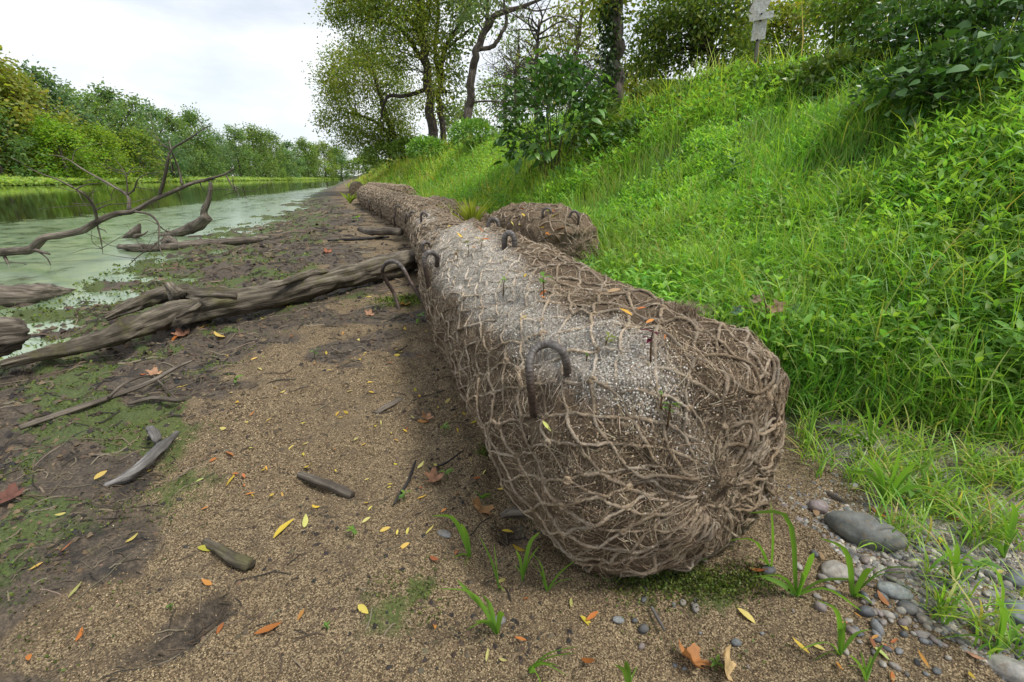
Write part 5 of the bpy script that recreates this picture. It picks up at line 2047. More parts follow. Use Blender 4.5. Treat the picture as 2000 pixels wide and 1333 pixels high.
# ------------------------------------------------------------------ stones and pebbles
def stone_mesh(seed, sq=(1, .75, .55), amp=.12, seg=(14, 9), col=(1, 1, 1)):
    th = np.linspace(0, 2 * np.pi, seg[0], endpoint=False)
    ph = np.linspace(0, np.pi, seg[1])
    d = np.stack([np.sin(ph)[:, None] * np.cos(th)[None], np.sin(ph)[:, None] * np.sin(th)[None], np.cos(ph)[:, None] + 0 * th[None]], -1)
    d = d * (1 + amp * fbm(d * 1.4 + seed * 5.7, 3, seed))[..., None] * np.array(sq)
    i = np.arange(seg[1] - 1)[:, None] * seg[0]
    j = np.arange(seg[0])[None]
    j2 = (j + 1) % seg[0]
    q = np.stack([i + j, i + seg[0] + j, i + seg[0] + j2, i + j2], -1).reshape(-1, 4)
    mb = MB()
    mb.add(d.reshape(-1, 3), q, None, col)
    return mb


def stone(px, py, w, ratio, hratio, rz, col, label, name='stone', seed=1, sink=.25):
    p = hit(px, py)
    sc = np.dot(p - CAMP, _F) / FPX
    mb = stone_mesh(seed, (1, ratio, hratio), .10, (40, 24), col)
    o = mb.build(name, M['stone'])
    s = w * sc / 2
    o.scale = (s, s, s)
    o.rotation_euler = (rng.normal(0, .08), rng.normal(0, .08), rz)
    o.location = p + np.array([0, 0, s * hratio * (1 - 2 * sink)])
    tag(o, label, 'stone')


stone(1684, 1048, 122, .62, .5, -.55, (.13, .135, .125), 'large smooth dark grey stone beside the nearest log end', seed=3)
stone(1597, 995, 40, .8, .6, .2, (.20, .165, .16), 'purplish rounded stone between the log end and the large dark stone', seed=4)
stone(1632, 1120, 60, .7, .4, .1, (.26, .24, .21), 'flat pale brown stone below the large dark stone', seed=5)
stone(1745, 1160, 62, .5, .45, -.25, (.22, .24, .235), 'angular grey green stone with pale edge in the gravel', seed=6)
stone(1992, 1142, 56, .7, .55, .1, (.13, .145, .16), 'blue grey stone at the right edge above another stone', seed=7)
stone(1992, 1205, 66, .8, .55, .1, (.15, .165, .175), 'blue grey stone at the right edge below another stone', seed=8)
stone(1972, 1318, 86, .6, .5, -.45, (.27, .26, .235), 'pale flat stone in the lower right corner', seed=9)
stone(1358, 1190, 20, .7, .6, 1.3, (.2, .185, .165), 'brown pebble on the green patch below the log end', 'pebble', 10)
stone(1208, 1213, 24, .6, .5, .1, (.19, .20, .20), 'flat grey pebble alone on the tan grains', 'pebble', 11)
stone(1257, 1232, 22, .8, .8, .4, (.07, .075, .08), 'shiny black pebble among the lower grains', 'pebble', 12)
stone(1500, 1117, 30, .7, .5, .2, (.06, .062, .07), 'dark slate pebble half buried below the log end', 'pebble', 13)
stone(1437, 1258, 20, .8, .7, .2, (.12, .13, .135), 'small dark grey pebble near the curled brown leaves', 'pebble', 14)
stone(975, 1215, 26, .8, .6, .2, (.17, .17, .17), 'grey pebble behind the front grass tuft', 'pebble', 15)
stone(868, 1045, 30, .6, .3, -.5, (.16, .16, .155), 'flat grey pebble beside the leaning grass tuft', 'pebble', 16)

PCOL = [(.16, .165, .168), (.22, .20, .18), (.12, .125, .13), (.19, .16, .15), (.28, .26, .225), (.08, .085, .09)]
pm = []
for k in range(12):
    o = stone_mesh(20 + k, (1, rng.uniform(.6, .95), rng.uniform(.45, .75)), .12, (14, 9), PCOL[k % 6]).build('pebble', M['stone'])
    pm.append(o.data)
    bpy.data.objects.remove(o)


PEB = []


def put_pebble(px, py, w, label, group):
    p = hit(px, py)
    sc = np.dot(p - CAMP, _F) / FPX
    o = bpy.data.objects.new('pebble', pm[rng.integers(len(pm))])
    COL.objects.link(o)
    s = w * sc / 2
    o.scale = (s, s, s)
    o.rotation_euler = (rng.normal(0, .2), rng.normal(0, .2), rng.uniform(0, 6.28))
    o.location = p + np.array([0, 0, s * .25])
    tag(o, label, 'pebble', group)
    PEB.append((o, ('pebble' if w > 22 else 'small pebble') + ' in the gravel' if 'gravel' in group else 'tiny pebble on the grains', p))


cnt = 0
while cnt < 230:
    px, py = rng.normal(1790, 105), rng.normal(1150, 80)
    if not (1560 < px < 2010 and 1030 < py < 1325):
        continue
    if math.hypot((px - 1684) / 66, (py - 1048) / 42) < 1 or py < 1030 + (px - 1780) * .1:
        continue
    put_pebble(px, py, rng.gamma(2.6, 3.6) + 7, 'small rounded river pebble in the gravel patch right of the log end', 'pebbles in the gravel patch')
    cnt += 1
for k in range(15):
    put_pebble(rng.uniform(1130, 1560), rng.uniform(1140, 1320), rng.uniform(8, 16), 'tiny grey pebble scattered on the grains in front of the log end', 'scattered pebbles in front of the log')

rank_by_landmark([t for t in PEB if 'gravel' in t[1]], [(nm, *onz(x, y)[:2]) for nm, x, y in (
    ('the large dark grey stone', 1684, 1060), ('the flat pale brown stone', 1632, 1120), ('the angular grey green stone', 1745, 1160), ('the upper blue grey stone', 1992, 1142),
    ('the lower blue grey stone', 1992, 1205), ('the pale stone in the lower right corner', 1972, 1318), ('the short grass tuft amid the gravel', 1855, 1130), ('the tuft beside the yellow leaf', 1640, 1280))])
rank_by_landmark([t for t in PEB if 'gravel' not in t[1]], [(nm, *onz(x, y)[:2]) for nm, x, y in (
    ('the shiny black pebble', 1257, 1232), ('the dark slate pebble', 1500, 1117), ('the curled rust brown leaf', 1350, 1300), ('the brown pebble below the log end', 1358, 1190))])

# fine gravel too small to count
c0 = onz(1800, 1160)
n = 9000
X, Y = rng.normal(c0[0], .22, n), rng.normal(c0[1], .15, n)
kp = (gravel_mask(X, Y) > .05) & (bank_d(X, Y) > .40)
X, Y = X[kp], Y[kp]
m = len(X)
th = rng.uniform(0, 6.28, m)
s = rng.gamma(3, .0011, m) + .0012
mb = MB()
base = np.array([(1, 0, 0), (.3, .9, 0), (-.8, .5, 0), (-.7, -.6, 0), (.4, -.8, 0), (.1, .05, .6)])
R = np.stack([np.stack([np.cos(th), -np.sin(th)], -1), np.stack([np.sin(th), np.cos(th)], -1)], 1)
Vb = np.einsum('nij,kj->nki', R, base[:, :2]) * s[:, None, None]
V = np.concatenate([Vb, np.broadcast_to(base[None, :, 2:], (m, 6, 1)) * s[:, None, None]], 2) + np.stack([X, Y, H(X, Y)], -1)[:, None]
i = np.arange(m)[:, None] * 6
t = np.concatenate([i + np.array([[a_, (a_ + 1) % 5, 5]]) for a_ in range(5)])
mb.add(V.reshape(-1, 3), None, t, np.repeat(pick(PCOL + [(.4, .37, .31)], m, .25, .05), 6, 0))
tag(mb.build('fine_gravel', M['stone']), 'fine gravel between the pebbles right of the log end', 'gravel', kind='stuff')

# ------------------------------------------------------------------ fallen leaves
ELL = [(0, .02), (.15, .13), (.4, .2), (.65, .18), (.88, .09), (1, .01)]
ELN = [(0, .02), (.2, .10), (.5, .14), (.8, .08), (1, .01)]
fl_mesh = [leaf_mesh('fallen_leaf', o_, f, d, 'fallen', (1, 1, 1), cu) for o_, f, d, cu in ((ELL, .25, .1, 0), (ELN, .5, -.25, .4), (ELL, -.2, -.2, .3), (ELN, .3, .25, 0))]
YEL = [(.62, .45, .06), (.70, .55, .13), (.58, .40, .05), (.55, .48, .16)]
ORA = [(.50, .17, .04), (.42, .14, .045), (.55, .25, .06), (.36, .13, .05)]
TANL = [(.40, .25, .12), (.34, .20, .10), (.46, .30, .15)]


def fallen(p, sizepx, col, label, group, nrm=None, rz=None):
    sc = np.dot(p - CAMP, _F) / FPX
    o = bpy.data.objects.new('fallen_leaf', fl_mesh[rng.integers(4)])
    COL.objects.link(o)
    o.color = (*np.clip(np.array(col) * rng.uniform(.68, 1.12) * (1 + rng.normal(0, .08, 3)), 0, .9), 1)
    o.scale = (sizepx * sc,) * 3
    if nrm is None:
        o.rotation_euler = (rng.normal(0, .22), rng.normal(0, .18), rng.uniform(0, 6.28) if rz is None else rz)
    else:
        q = Vector(nrm).to_track_quat('Z', 'X')
        from mathutils import Quaternion
        o.rotation_euler = (q @ Quaternion((0, 0, 1), rng.uniform(0, 6.28))).to_euler()
    o.location = p + np.array([0, 0, .006])
    tag(o, label, 'leaf', group)
    FALL.append((o, group, p))


FALL = []
LY = ('small yellow leaf lying flat on the tan or dark mud beach', 'yellow leaves on the beach')
LO = ('small orange brown leaf lying on the tan or dark mud beach', 'orange leaves on the beach')
for (x, y, s, k) in ((700, 1186, 30, 'y'), (950, 1297, 24, 'y'), (975, 1290, 15, 'y'), (535, 1055, 48, 'y'), (595, 1034, 26, 'y'), (708, 1025, 18, 'y'), (425, 1243, 30, 'o'), (498, 1243, 46, 'o'), (415, 1146, 22, 'o'), (595, 1194, 20, 'o'),
                     (387, 1073, 34, 'y'), (246, 1063, 22, 'y'), (86, 1102, 24, 'y'), (135, 1172, 28, 'y'), (150, 1257, 24, 'o'), (58, 1283, 22, 'o'), (120, 1082, 26, 'o'), (185, 940, 26, 'y'), (130, 1005, 15, 'y'), (297, 920, 18, 'y'),
                     (410, 905, 15, 'o'), (440, 885, 20, 'o'), (460, 932, 22, 'y'), (475, 928, 14, 'o'), (518, 917, 14, 'y'), (595, 915, 24, 'y'), (655, 920, 12, 'y'), (598, 945, 14, 'y'), (575, 872, 18, 'y'), (535, 967, 20, 'y'),
                     (480, 970, 16, 'o'), (625, 993, 14, 'y'), (815, 918, 18, 'y'), (757, 957, 20, 'y'), (850, 913, 22, 'y'), (862, 915, 16, 'y'), (950, 920, 18, 'y'), (925, 938, 16, 'o'), (985, 960, 20, 'y'), (815, 978, 18, 'y'),
                     (742, 1042, 20, 'y'), (777, 1038, 18, 'y'), (798, 1034, 16, 'y'), (832, 1047, 24, 'y'), (800, 1064, 22, 'y'), (840, 1090, 22, 'o'), (890, 1088, 26, 'o'), (980, 1040, 22, 'y'), (1115, 1172, 22, 'y'), (1133, 1207, 32, 'y'),
                     (1145, 1216, 32, 'o'), (1032, 1172, 24, 'o'), (1028, 1255, 24, 'o'), (850, 1233, 30, 'o'), (1135, 1290, 34, 'o'), (970, 1142, 24, 'y'), (1025, 1080, 26, 'y'), (1460, 1112, 36, 'o'), (1440, 1192, 36, 'y'), (1580, 1281, 34, 'y'),
                     (440, 660, 30, 'y'), (350, 655, 26, 'o'), (280, 735, 30, 'o'), (345, 760, 18, 'y'), (455, 770, 18, 'y'), (465, 785, 14, 'y'), (540, 760, 13, 'y'), (557, 765, 12, 'y'), (532, 820, 14, 'y'), (587, 830, 16, 'y'),
                     (660, 818, 14, 'y'), (680, 810, 14, 'y'), (430, 838, 18, 'y'), (690, 765, 14, 'y'), (490, 705, 12, 'y'), (720, 617, 12, 'o'), (770, 695, 16, 'y'), (830, 700, 22, 'o'), (810, 760, 20, 'y'), (672, 650, 14, 'o'),
                     (715, 690, 14, 'y'), (790, 640, 16, 'y'), (730, 770, 14, 'y'), (766, 850, 16, 'y'), (700, 858, 13, 'y'), (815, 823, 24, 'o'), (857, 800, 16, 'y'), (920, 830, 16, 'y'), (958, 855, 18, 'y'), (870, 790, 14, 'y')):
    fallen(hit(x, y), s * 1.05, random.choice(YEL if k == 'y' else ORA), *(LY if k == 'y' else LO))
for k in range(75):
    x, y = rng.uniform(380, 1000), rng.uniform(560, 1000)
    if x > 820 + (y - 560) * .4:
        continue
    yl = rng.random() < .7
    fallen(hit(x, y), rng.uniform(9, 15), random.choice(YEL if yl else ORA), *(LY if yl else LO))
for k in range(36):
    x, y = rng.uniform(1570, 1990), rng.uniform(880, 1320)
    yl = rng.random() < .45
    fallen(hit(x, y), rng.uniform(16, 30), random.choice(YEL if yl else ORA + TANL), 'small %s leaf on the gravel and grass edge right of the log end' % ('yellow' if yl else 'brown'), '%s leaves right of the log' % ('yellow' if yl else 'brown'))
# leaves lying on the logs
for (x, y, s, c, lab) in ((1462, 822, 36, ORA[2], 'orange leaf on the blunt end of the nearest log'), (1445, 803, 22, YEL[1], 'pale yellow leaf just above the orange leaf on the nearest log'),
                          (1235, 630, 28, YEL[0], 'yellow leaf on the crown of the nearest log'), (1262, 645, 26, ORA[2], 'orange leaf tip beside the dark red seedling'), (1245, 618, 18, ORA[0], 'rusty leaf near the dark lump on the nearest log'),
                          (1187, 583, 30, TANL[0], 'curled tan leaf on the middle of the nearest log'), (1060, 590, 16, ORA[2], 'small orange leaf beside the green seedling on the log'), (1070, 578, 18, ORA[0], 'small rust leaf beside the green seedling on the log'),
                          (1030, 545, 14, YEL[0], 'small yellow leaf on the pale part of the nearest log'), (1063, 835, 26, YEL[3], 'greenish leaf hanging under the large steel hook'), (1033, 628, 24, YEL[3], 'yellow leaf above the large steel hook'),
                          (1380, 975, 18, ORA[1], 'red brown leaf scrap low on the log end'), (1300, 668, 14, ORA[2], 'orange scrap right of the dark red seedling')):
    p = front.hit(x, y)
    if p is not None:
        fallen(p + np.array([-.004, -.006, .012]), s, c, lab, None, rdir(1)[0] * .4 + np.array([-.1, -.5, .9]))
for k in range(16):
    x, y = rng.uniform(970, 1090), rng.uniform(405, 470)
    p = back.hit(x, y)
    if p is not None:
        fallen(p + np.array([0, -.01, .015]), rng.uniform(14, 26), random.choice(YEL + ORA), 'yellow or orange leaf resting on the upper row log', 'leaves on the upper row log', rdir(1)[0] * .4 + np.array([0, -.3, 1.]))
for k in range(12):
    x, y = rng.uniform(880, 960), rng.uniform(440, 500)
    p = loghit(x, y)
    if p is not None:
        fallen(p + np.array([0, -.01, .012]), rng.uniform(10, 18), random.choice(YEL + ORA), 'small leaf scrap on the far part of the nearest log', 'leaf scraps on the far part of the nearest log', rdir(1)[0] * .4 + np.array([0, -.3, 1.]))


for word, grp in (('yellow', 'yellow leaves on the beach'), ('orange brown', 'orange leaves on the beach')):
    rank_by_landmark([(o, 'small %s leaf' % word, p) for (o, g_, p) in FALL if g_ == grp], [(nm, *onz(x, y)[:2]) for nm, x, y in (
        ('the short thick brown stick', 635, 947), ('the stubby mossy stick', 445, 1085), ('the silvery half buried stick', 280, 900), ('the long pale stick', 200, 780), ('the forked trunk end', 330, 620),
        ('the inverted U pin', 800, 600), ('the large folded tan leaf', 935, 1003), ('the front grass tuft', 970, 1238), ('the dark pit', 340, 1235), ('the thin curved twig', 785, 960),
        ('the short black wet stick', 535, 864), ('the short brown stick by the log', 758, 795), ('the V shaped grass tuft', 1070, 1155), ('the two tone tan leaf', 1420, 1316), ('the middle of the fallen trunk', 560, 590), ('the lower left corner', 60, 1300))])
for word, grp in (('yellow', 'yellow leaves right of the log'), ('brown', 'brown leaves right of the log')):
    rank_by_landmark([(o, 'small %s leaf' % word, p) for (o, g_, p) in FALL if g_ == grp], [(nm, *onz(x, y)[:2]) for nm, x, y in (
        ('the large dark grey stone', 1684, 1060), ('the angular grey green stone', 1745, 1160), ('the upper blue grey stone', 1992, 1142), ('the pale stone in the lower right corner', 1972, 1318),
        ('the bushy tuft behind the dark stone', 1725, 985), ('the tuft beside the yellow leaf', 1640, 1280))])
for grp, what in (('leaves on the upper row log', 'leaf on the upper row log'), ('leaf scraps on the far part of the nearest log', 'leaf scrap on the far part of the nearest log')):
    lst = sorted([(-(p[0] / p[1]), o) for (o, g_, p) in FALL if g_ == grp], key=lambda t: -t[0])
    for n_, (_, o) in enumerate(lst):
        o['label'] = '%s, %s from the left' % (what, ordinal(n_ + 1))

# larger lobed dead leaves
def lobed(p, sizepx, col, label, rz, curl=.5, tilt=0.0, lobes=5, pointed=.5):
    sc = np.dot(p - CAMP, _F) / FPX
    na, nrg = 60, 6
    th = np.linspace(-np.pi, np.pi, na, endpoint=False)
    rad = .5 + .30 * np.abs(np.cos(lobes * th / 2)) ** (1.5) * (1 - .25 * np.abs(th) / np.pi) + .04 * np.cos(th * 17)
    rad = rad * np.where(np.abs(th) > 2.7, .55, 1)
    V = [(0, 0, 0)]
    for k in range(1, nrg + 1):
        f = k / nrg
        x, y = rad * f * np.cos(th), rad * f * np.sin(th)
        z = curl * (.5 * y * y + .25 * x * x) + .05 * np.cos(lobes * th) * f + .03 * np.sin(x * 9 + y * 5)
        V += list(np.stack([x, y, z], -1))
    t = [[0, 1 + j, 1 + (j + 1) % na] for j in range(na)]
    q = []
    for k in range(nrg - 1):
        for j in range(na):
            q.append([1 + k * na + j, 1 + (k + 1) * na + j, 1 + (k + 1) * na + (j + 1) % na, 1 + k * na + (j + 1) % na])
    V = np.array([np.asarray(v, float) for v in V])
    cc = np.array(col)[None] * (1 + .3 * fbm(V * 4 + 3, 3, 5))[:, None]
    mb = MB()
    mb.add(V, q, t, np.clip(cc, .01, .9))
    ob = mb.build('fallen_leaf', M['fallen'])
    s = sizepx * sc * .62
    ob.scale = (s, s, s)
    ob.rotation_euler = (tilt, rng.normal(0, .15), rz)
    ob.location = p + np.array([0, 0, .012])
    tag(ob, label, 'leaf')
    return ob


lobed(hit(935, 1003), 62, (.42, .24, .11), 'large folded tan leaf standing on the grains beside the dark bark piece', 1.9, 1.6, .7)
lobed(hit(846, 942), 40, (.36, .19, .11), 'curled brown leaf beside the thin curved twig', .4, 1.8, .2)
lobed(hit(1350, 1300), 74, (.38, .17, .06), 'curled rust brown leaf standing in grass at the lower edge', 2.3, 1.5, .6)
lobed(hit(1420, 1316), 84, (.50, .35, .17), 'large two tone tan and brown leaf cut by the lower edge', 1.3, .7, 1.0)
lobed(hit(18, 978), 56, (.16, .07, .05), 'dark red brown lobed leaf at the left edge of the mud', .6, 1.0, .2)
lobed(hit(300, 735), 30, (.42, .24, .14), 'pale brown curled leaf on the long pale stick', .6, 1.3, .2)
lobed(hit(355, 658), 34, (.36, .18, .11), 'pinkish brown curled leaf below the forked trunk end', 1.2, 1.3, .2)
lobed(hit(790, 598), 30, (.42, .26, .10), 'tan leaf at the foot of the inverted U pin', 2.2, 1.0, .2)
lobed(hit(833, 822), 26, (.40, .22, .12), 'brown curled leaf close to the flank of the nearest log', 1.2, 1.6, .3)
lobed(hit(640, 495), 20, (.34, .13, .07), 'reddish brown leaf clump on the far mud behind the fallen trunk', 1.2, 1.6, .3)
lobed(hit(720, 618), 22, (.40, .22, .13), 'light brown leaf on the mud under the fallen trunk', .2, 1.6, .3)

# ------------------------------------------------------------------ single grass tufts and seedlings
def tuft(px, py, specs, label, col=(.16, .33, .05), wpx=9, name='grass_tuft', kseg=8, base=None):
    """specs: blade tips in photo pixels; the blades arch from the foot to a tip over a mid point."""
    b = hit(px, py) if base is None else np.array(base)
    e = empty(name, b)
    tag(e, label, 'grass tuft', 'single grass tufts in the foreground')
    sc = np.dot(b - CAMP, _F) / FPX
    for sp in specs:
        tx, ty = sp[0], sp[1]
        dY = sp[2] if len(sp) > 2 else rng.uniform(-.06, .06)
        arch = sp[3] if len(sp) > 3 else rng.uniform(.05, .25)
        tip = ony(tx, ty, b[1] + dY)
        tip[2] = max(tip[2], h1(tip[0], tip[1]) + .006)
        L = np.linalg.norm(tip - b)
        mid = (b + tip) / 2 + np.array([0, 0, arch * L]) - .10 * (tip - b) * np.array([1, 1, 0])
        P = resample([b, mid, tip], kseg)
        T = norm(np.gradient(P, axis=0))
        vw = norm(P - CAMP)
        S = norm(norm(np.cross(T, np.array([0, 0, 1.0]) + .4 * rng.normal(size=3))) + .9 * norm(np.cross(T, vw)))
        N = np.cross(S, T)
        t = np.linspace(0, 1, kseg)
        w = wpx * sc * .5 * np.interp(t, [0, .15, .5, .85, 1], [.55, .8, 1, .6, .04]) * rng.uniform(.8, 1.15)
        V = np.stack([P - S * w[:, None] + N * w[:, None] * .35, P, P + S * w[:, None] + N * w[:, None] * .35], 1).reshape(-1, 3)
        i = np.arange(kseg - 1)[:, None] * 3
        q = np.concatenate([i + np.array([[0, 1, 4, 3]]), i + np.array([[1, 2, 5, 4]])])
        c = np.array(col) * rng.uniform(.75, 1.2)
        cc = np.repeat(c[None] * (1 - t[:, None] * .0) * np.array([1, 1, 1]) + t[:, None] * np.array([.04, .03, .0]), 3, 0)
        mb = MB()
        mb.add(V, q, None, np.clip(cc, .01, .9))
        keep(mb.build('blade', M['grass']), e)


tuft(970, 1238, [(855, 1150), (892, 1132), (945, 1178, .03), (955, 1190), (925, 1215), (910, 1232), (985, 1200), (940, 1160)], 'front grass tuft with blades leaning left near the lower middle', wpx=11)
tuft(918, 1088, [(842, 1008), (900, 1022), (885, 1100), (908, 1130)], 'leaning grass tuft with one long arched blade beside the tan leaf', wpx=9)
tuft(975, 1150, [(965, 1062, .02, .02), (935, 1045, .05), (985, 1180, -.02)], 'thin upright pair of grass blades left of the three bladed tuft', wpx=9)
tuft(1070, 1155, [(1128, 1092), (1035, 1098), (1120, 1130), (1040, 1080)], 'V shaped grass tuft in front of the log end', wpx=10)
tuft(1020, 1135, [(1055, 1040), (1030, 1080), (1005, 1125), (1055, 1065), (1008, 1075)], 'small grass tuft with yellow leaf caught in it', wpx=7)
tuft(1033, 1310, [(1130, 1275), (1092, 1300), (1110, 1322), (1060, 1345), (1133, 1262)], 'broad bladed grass tuft at the lower edge left of centre', wpx=12)
tuft(1228, 1350, [(1200, 1298), (1222, 1290), (1240, 1345)], 'grass tuft cut by the lower edge beside the curled leaf', wpx=11)
tuft(1555, 1165, [(1462, 1002, .05, .45), (1570, 1120), (1465, 1128), (1462, 1175), (1655, 1185), (1590, 1080), (1690, 1200, -.05, .3)], 'tall arching grass plant rising in front of the log end', wpx=12)
tuft(1505, 1115, [(1505, 980, .02, .0), (1398, 1062, .02, .35), (1480, 1090)], 'upright single grass shoot with one arching leaf at the log end', wpx=10)
tuft(1665, 1165, [(1775, 1118), (1700, 1110), (1780, 1130), (1600, 1050), (1712, 1105), (1690, 1225)], 'spreading grass plant on the pebbles below the large dark stone', wpx=11)
tuft(1640, 1280, [(1595, 1172), (1650, 1210), (1560, 1270), (1580, 1315), (1632, 1230), (1700, 1230)], 'grass tuft between the yellow leaf and the gravel at the lower right', wpx=9)
tuft(1690, 1330, [(1725, 1260), (1680, 1270), (1655, 1300), (1640, 1330), (1700, 1280)], 'small grass tuft on the lower edge at the right', wpx=9)
tuft(1945, 1275, [(1932, 1180), (1945, 1160), (1820, 1255), (1880, 1260), (1880, 1085), (1990, 1240), (1960, 1180)], 'tall grass tuft near the right edge in front of the blue grey stones', wpx=10)
tuft(1855, 1135, [(1850, 1080), (1830, 1050), (1880, 1100), (1800, 1150), (1870, 1060), (1910, 1110)], 'short grass tuft in the middle of the gravel', wpx=9)
tuft(1960, 1090, [(1955, 1000), (1930, 1060), (1990, 1040), (1900, 1070), (1975, 980)], 'grass tuft above the blue grey stones at the right edge', wpx=9)
tuft(1725, 985, [(1760, 900), (1790, 905), (1680, 885), (1820, 910), (1700, 890), (1840, 960), (1760, 870), (1650, 920)], 'bushy grass tuft behind the large dark stone', wpx=10)
tuft(1700, 880, [(1690, 780), (1760, 800), (1660, 790), (1600, 830), (1800, 760), (1720, 760), (1640, 860)], 'long bladed grass tuft at the right shoulder of the log', wpx=9)
tuft(1580, 870, [(1600, 800), (1590, 790), (1560, 840), (1640, 850), (1570, 810)], 'low grass tuft touching the right side of the log end', wpx=8)
tuft(1055, 958, [(1020, 935), (1040, 928), (1025, 950), (1058, 985), (1050, 925)], 'little grass tuft at the foot of the large steel hook', wpx=6)
tuft(940, 975, [(925, 958), (960, 965), (975, 978), (930, 965)], 'little flattened grass tuft above the tan folded leaf', wpx=6)
# yellowish grass standing on the weedy log, and small far tufts
for (px, py, n_, hpx, col, lab, base) in ((912, 432, 70, 42, (.33, .39, .06), 'stand of yellow green grass in the gap between the two log rows', (-.55, 6.5, .14)),
                                    (868, 418, 30, 24, (.27, .36, .07), 'thin yellow green grass left of the stand between the log rows', (-1.0, 7.4, .14)),
                                    (684, 398, 30, 20, (.26, .36, .06), 'yellow green grass patch on the far beach beside the row end', None),
                                    (1180, 545, 26, 50, (.15, .30, .05), 'long grass leaning over the round end of the upper row log', None)):
    tuft(px, py, [(px + rng.normal(0, hpx * .55), py - hpx * rng.uniform(.5, 1.2), rng.uniform(-.15, .25), rng.uniform(0, .12)) for k in range(n_)], lab, col, 3.4, 'grass_tuft', 5, base)


def seedling(p, h_, leafL, cols, label, pairs=2, stemcol=(.2, .12, .05)):
    e = empty('seedling', p)
    tag(e, label, 'seedling', 'seedlings')
    mb = MB()
    tp = p + np.array([rng.normal(0, .12) * h_, rng.normal(0, .12) * h_, h_])
    tube(mb, resample([p - np.array([0, 0, .01]), (p + tp) / 2 + rng.normal(size=3) * .05 * h_, tp], 7), [.0022, .0012], 5, stemcol)
    keep(mb.build('stem', M['leaf']), e)
    for k in range(pairs):
        c = p + (tp - p) * (1 - .28 * k)
        for s in range(3 if k == 0 else 2):
            a = rng.uniform(0, 6.28)
            mb = MB()
            D = np.array([[math.cos(a), math.sin(a), rng.uniform(.1, .7)]])
            leaf6(mb, c[None], D, np.array([[0, 0, 1.0]]) + .2 * rng.normal(size=(1, 3)), leafL * rng.uniform(.8, 1.2), leafL * .42, np.array([cols[rng.integers(len(cols))]]), .3)
            keep(mb.build('leaf', M['leaf']), e)


SG = [(.15, .30, .05), (.12, .25, .05), (.2, .33, .06)]
for (x, y, hp, lab, cl) in ((1062, 585, 46, 'green seedling on the crown of the nearest log beside orange leaves', SG), (983, 572, 26, 'small green seedling left of the larger log seedling', SG),
                            (1185, 690, 34, 'thin seedling with yellowish top right of the large steel hook', [(.22, .26, .06)]), (1272, 698, 50, 'dark red seedling with upright leaf on the nearest log', [(.12, .015, .04), (.09, .015, .03)]),
                            (1145, 705, 14, 'tiny green seedling just right of the large steel hook', SG), (1305, 825, 40, 'green seedling on the netted end of the nearest log', SG), (1292, 790, 20, 'small green sprout above the seedling on the netted end', SG),
                            (913, 500, 24, 'thin brown seedling on the pale far part of the nearest log', [(.18, .2, .06)]), (890, 515, 22, 'thin red brown seedling on the left of the pale log part', [(.2, .12, .05)]),
                            (938, 490, 18, 'thin seedling right of the two on the pale log part', [(.18, .2, .06)])):
    p = front.hit(x, y)
    if p is None:
        continue
    sc = np.dot(p - CAMP, _F) / FPX
    seedling(p, hp * sc, hp * sc * .5, cl, lab, 2, (.16, .1, .05))
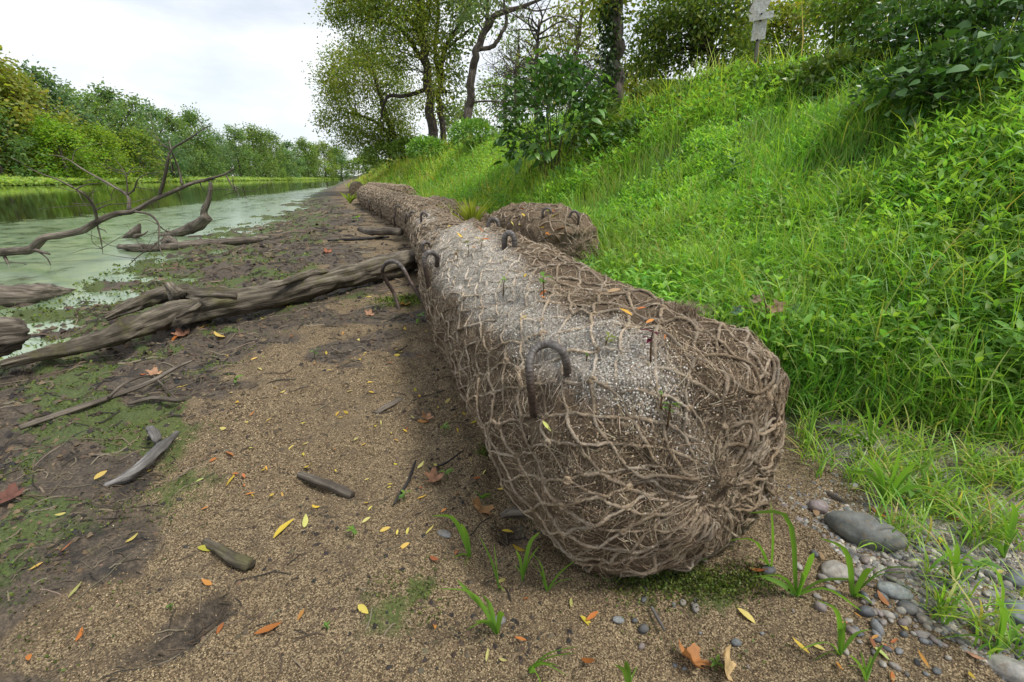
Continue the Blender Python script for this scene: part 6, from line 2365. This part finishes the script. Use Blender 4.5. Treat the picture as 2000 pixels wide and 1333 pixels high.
for (x, y, hp, lab) in ((790, 980, 18, 'round leaved seedling beside the thin curved twig'), (875, 940, 20, 'blue green seedling right of the curled brown leaf'), (1285, 1085, 16, 'small seedling against the foot of the log end'),
                        (1372, 1105, 16, 'small seedling right of the one at the foot of the log end'), (1395, 1310, 22, 'small clover like seedling beside the two tone leaf'), (465, 755, 18, 'green seedling on the mud above the long pale stick'),
                        (335, 1190, 10, 'tiny green sprout on the tan grains at the lower left'), (640, 1230, 12, 'tiny green sprout right of the orange leaf at the lower left'), (690, 1050, 20, 'tiny grass like sprout in the middle of the beach'),
                        (700, 440, 14, 'leafy green sprout beside the small pale log'), (615, 700, 14, 'green sprout on the mud below the fallen trunk'), (820, 640, 22, 'green sprout between the pin and the nearest log'),
                        (870, 850, 20, 'green sprout against the lower flank of the nearest log'), (1770, 990, 40, 'ferny green seedling right of the large dark stone'), (1905, 1135, 44, 'broad leaved seedling above the gravel at the right')):
    p = hit(x, y)
    sc = np.dot(p - CAMP, _F) / FPX
    seedling(p, hp * sc, hp * sc * .8, SG, lab, 2, (.14, .2, .06))

# sapling with two-coloured lobed leaves beside the log
p = hit(1505, 700)
e = empty('maple_sapling', p)
tag(e, 'small sapling with lobed leaves, some reddish, between the nearest log and the grass', 'sapling')
mb = MB()
tp = ony(1490, 570, p[1])
tube(mb, resample([p, (p + tp) / 2 + np.array([.01, 0, 0]), tp], 9), [.005, .002], 6, (.25, .18, .12))
keep(mb.build('stem', M['leaf']), e)
for (x, y, s, col) in ((1515, 605, 38, (.30, .19, .12)), (1545, 645, 44, (.14, .23, .08)), (1530, 665, 30, (.30, .17, .11)), (1438, 612, 26, (.09, .17, .09)), (1465, 625, 30, (.08, .16, .08)), (1475, 590, 24, (.22, .17, .1)), (1550, 610, 30, (.13, .24, .07))):
    c = ony(x, y, p[1] - .02)
    ob = lobed(c, s, col, None, rng.uniform(-2.6, -.6), .4, rng.uniform(.5, 1.0))
    for kx in ('label', 'category'):
        if kx in ob: del ob[kx]
    ob.name = 'leaf'
    keep(ob, e)
    mb = MB()
    tube(mb, resample([p + (tp - p) * rng.uniform(.5, .9), c + np.array([0, 0, .03]), c], 6), [.0018, .0012], 4, (.25, .15, .1), cap=False)
    keep(mb.build('leaf_stalk', M['leaf']), e)

# a tuft of loose coir standing on the shoulder of the log and a dark lump beside it
p = front.hit(1330, 612)
if p is not None:
    mb = MB()
    n = 700
    B = p + rng.normal(size=(n, 3)) * np.array([.03, .02, .004])
    blades(mb, B, rng.uniform(0, 6.28, n), rng.uniform(.008, .028, n), rng.uniform(.004, .03, n), np.full(n, .0014), pick([(.26, .2, .14), (.2, .15, .1)], n, .2, .05), 3)
    keep(mb.build('fibre_tuft', M['fibre']), FRONT_E)['kind'] = 'stuff'
p = front.hit(1302, 622)
if p is not None:
    o = stone_mesh(77, (1.3, .8, .5), .5, (20, 12), (.02, .018, .016)).build('dark_lump', M['stone'])
    o.scale = (.014,) * 3
    o.location = p
    tag(o, 'small black lump lying on the far shoulder of the nearest log', 'lump')
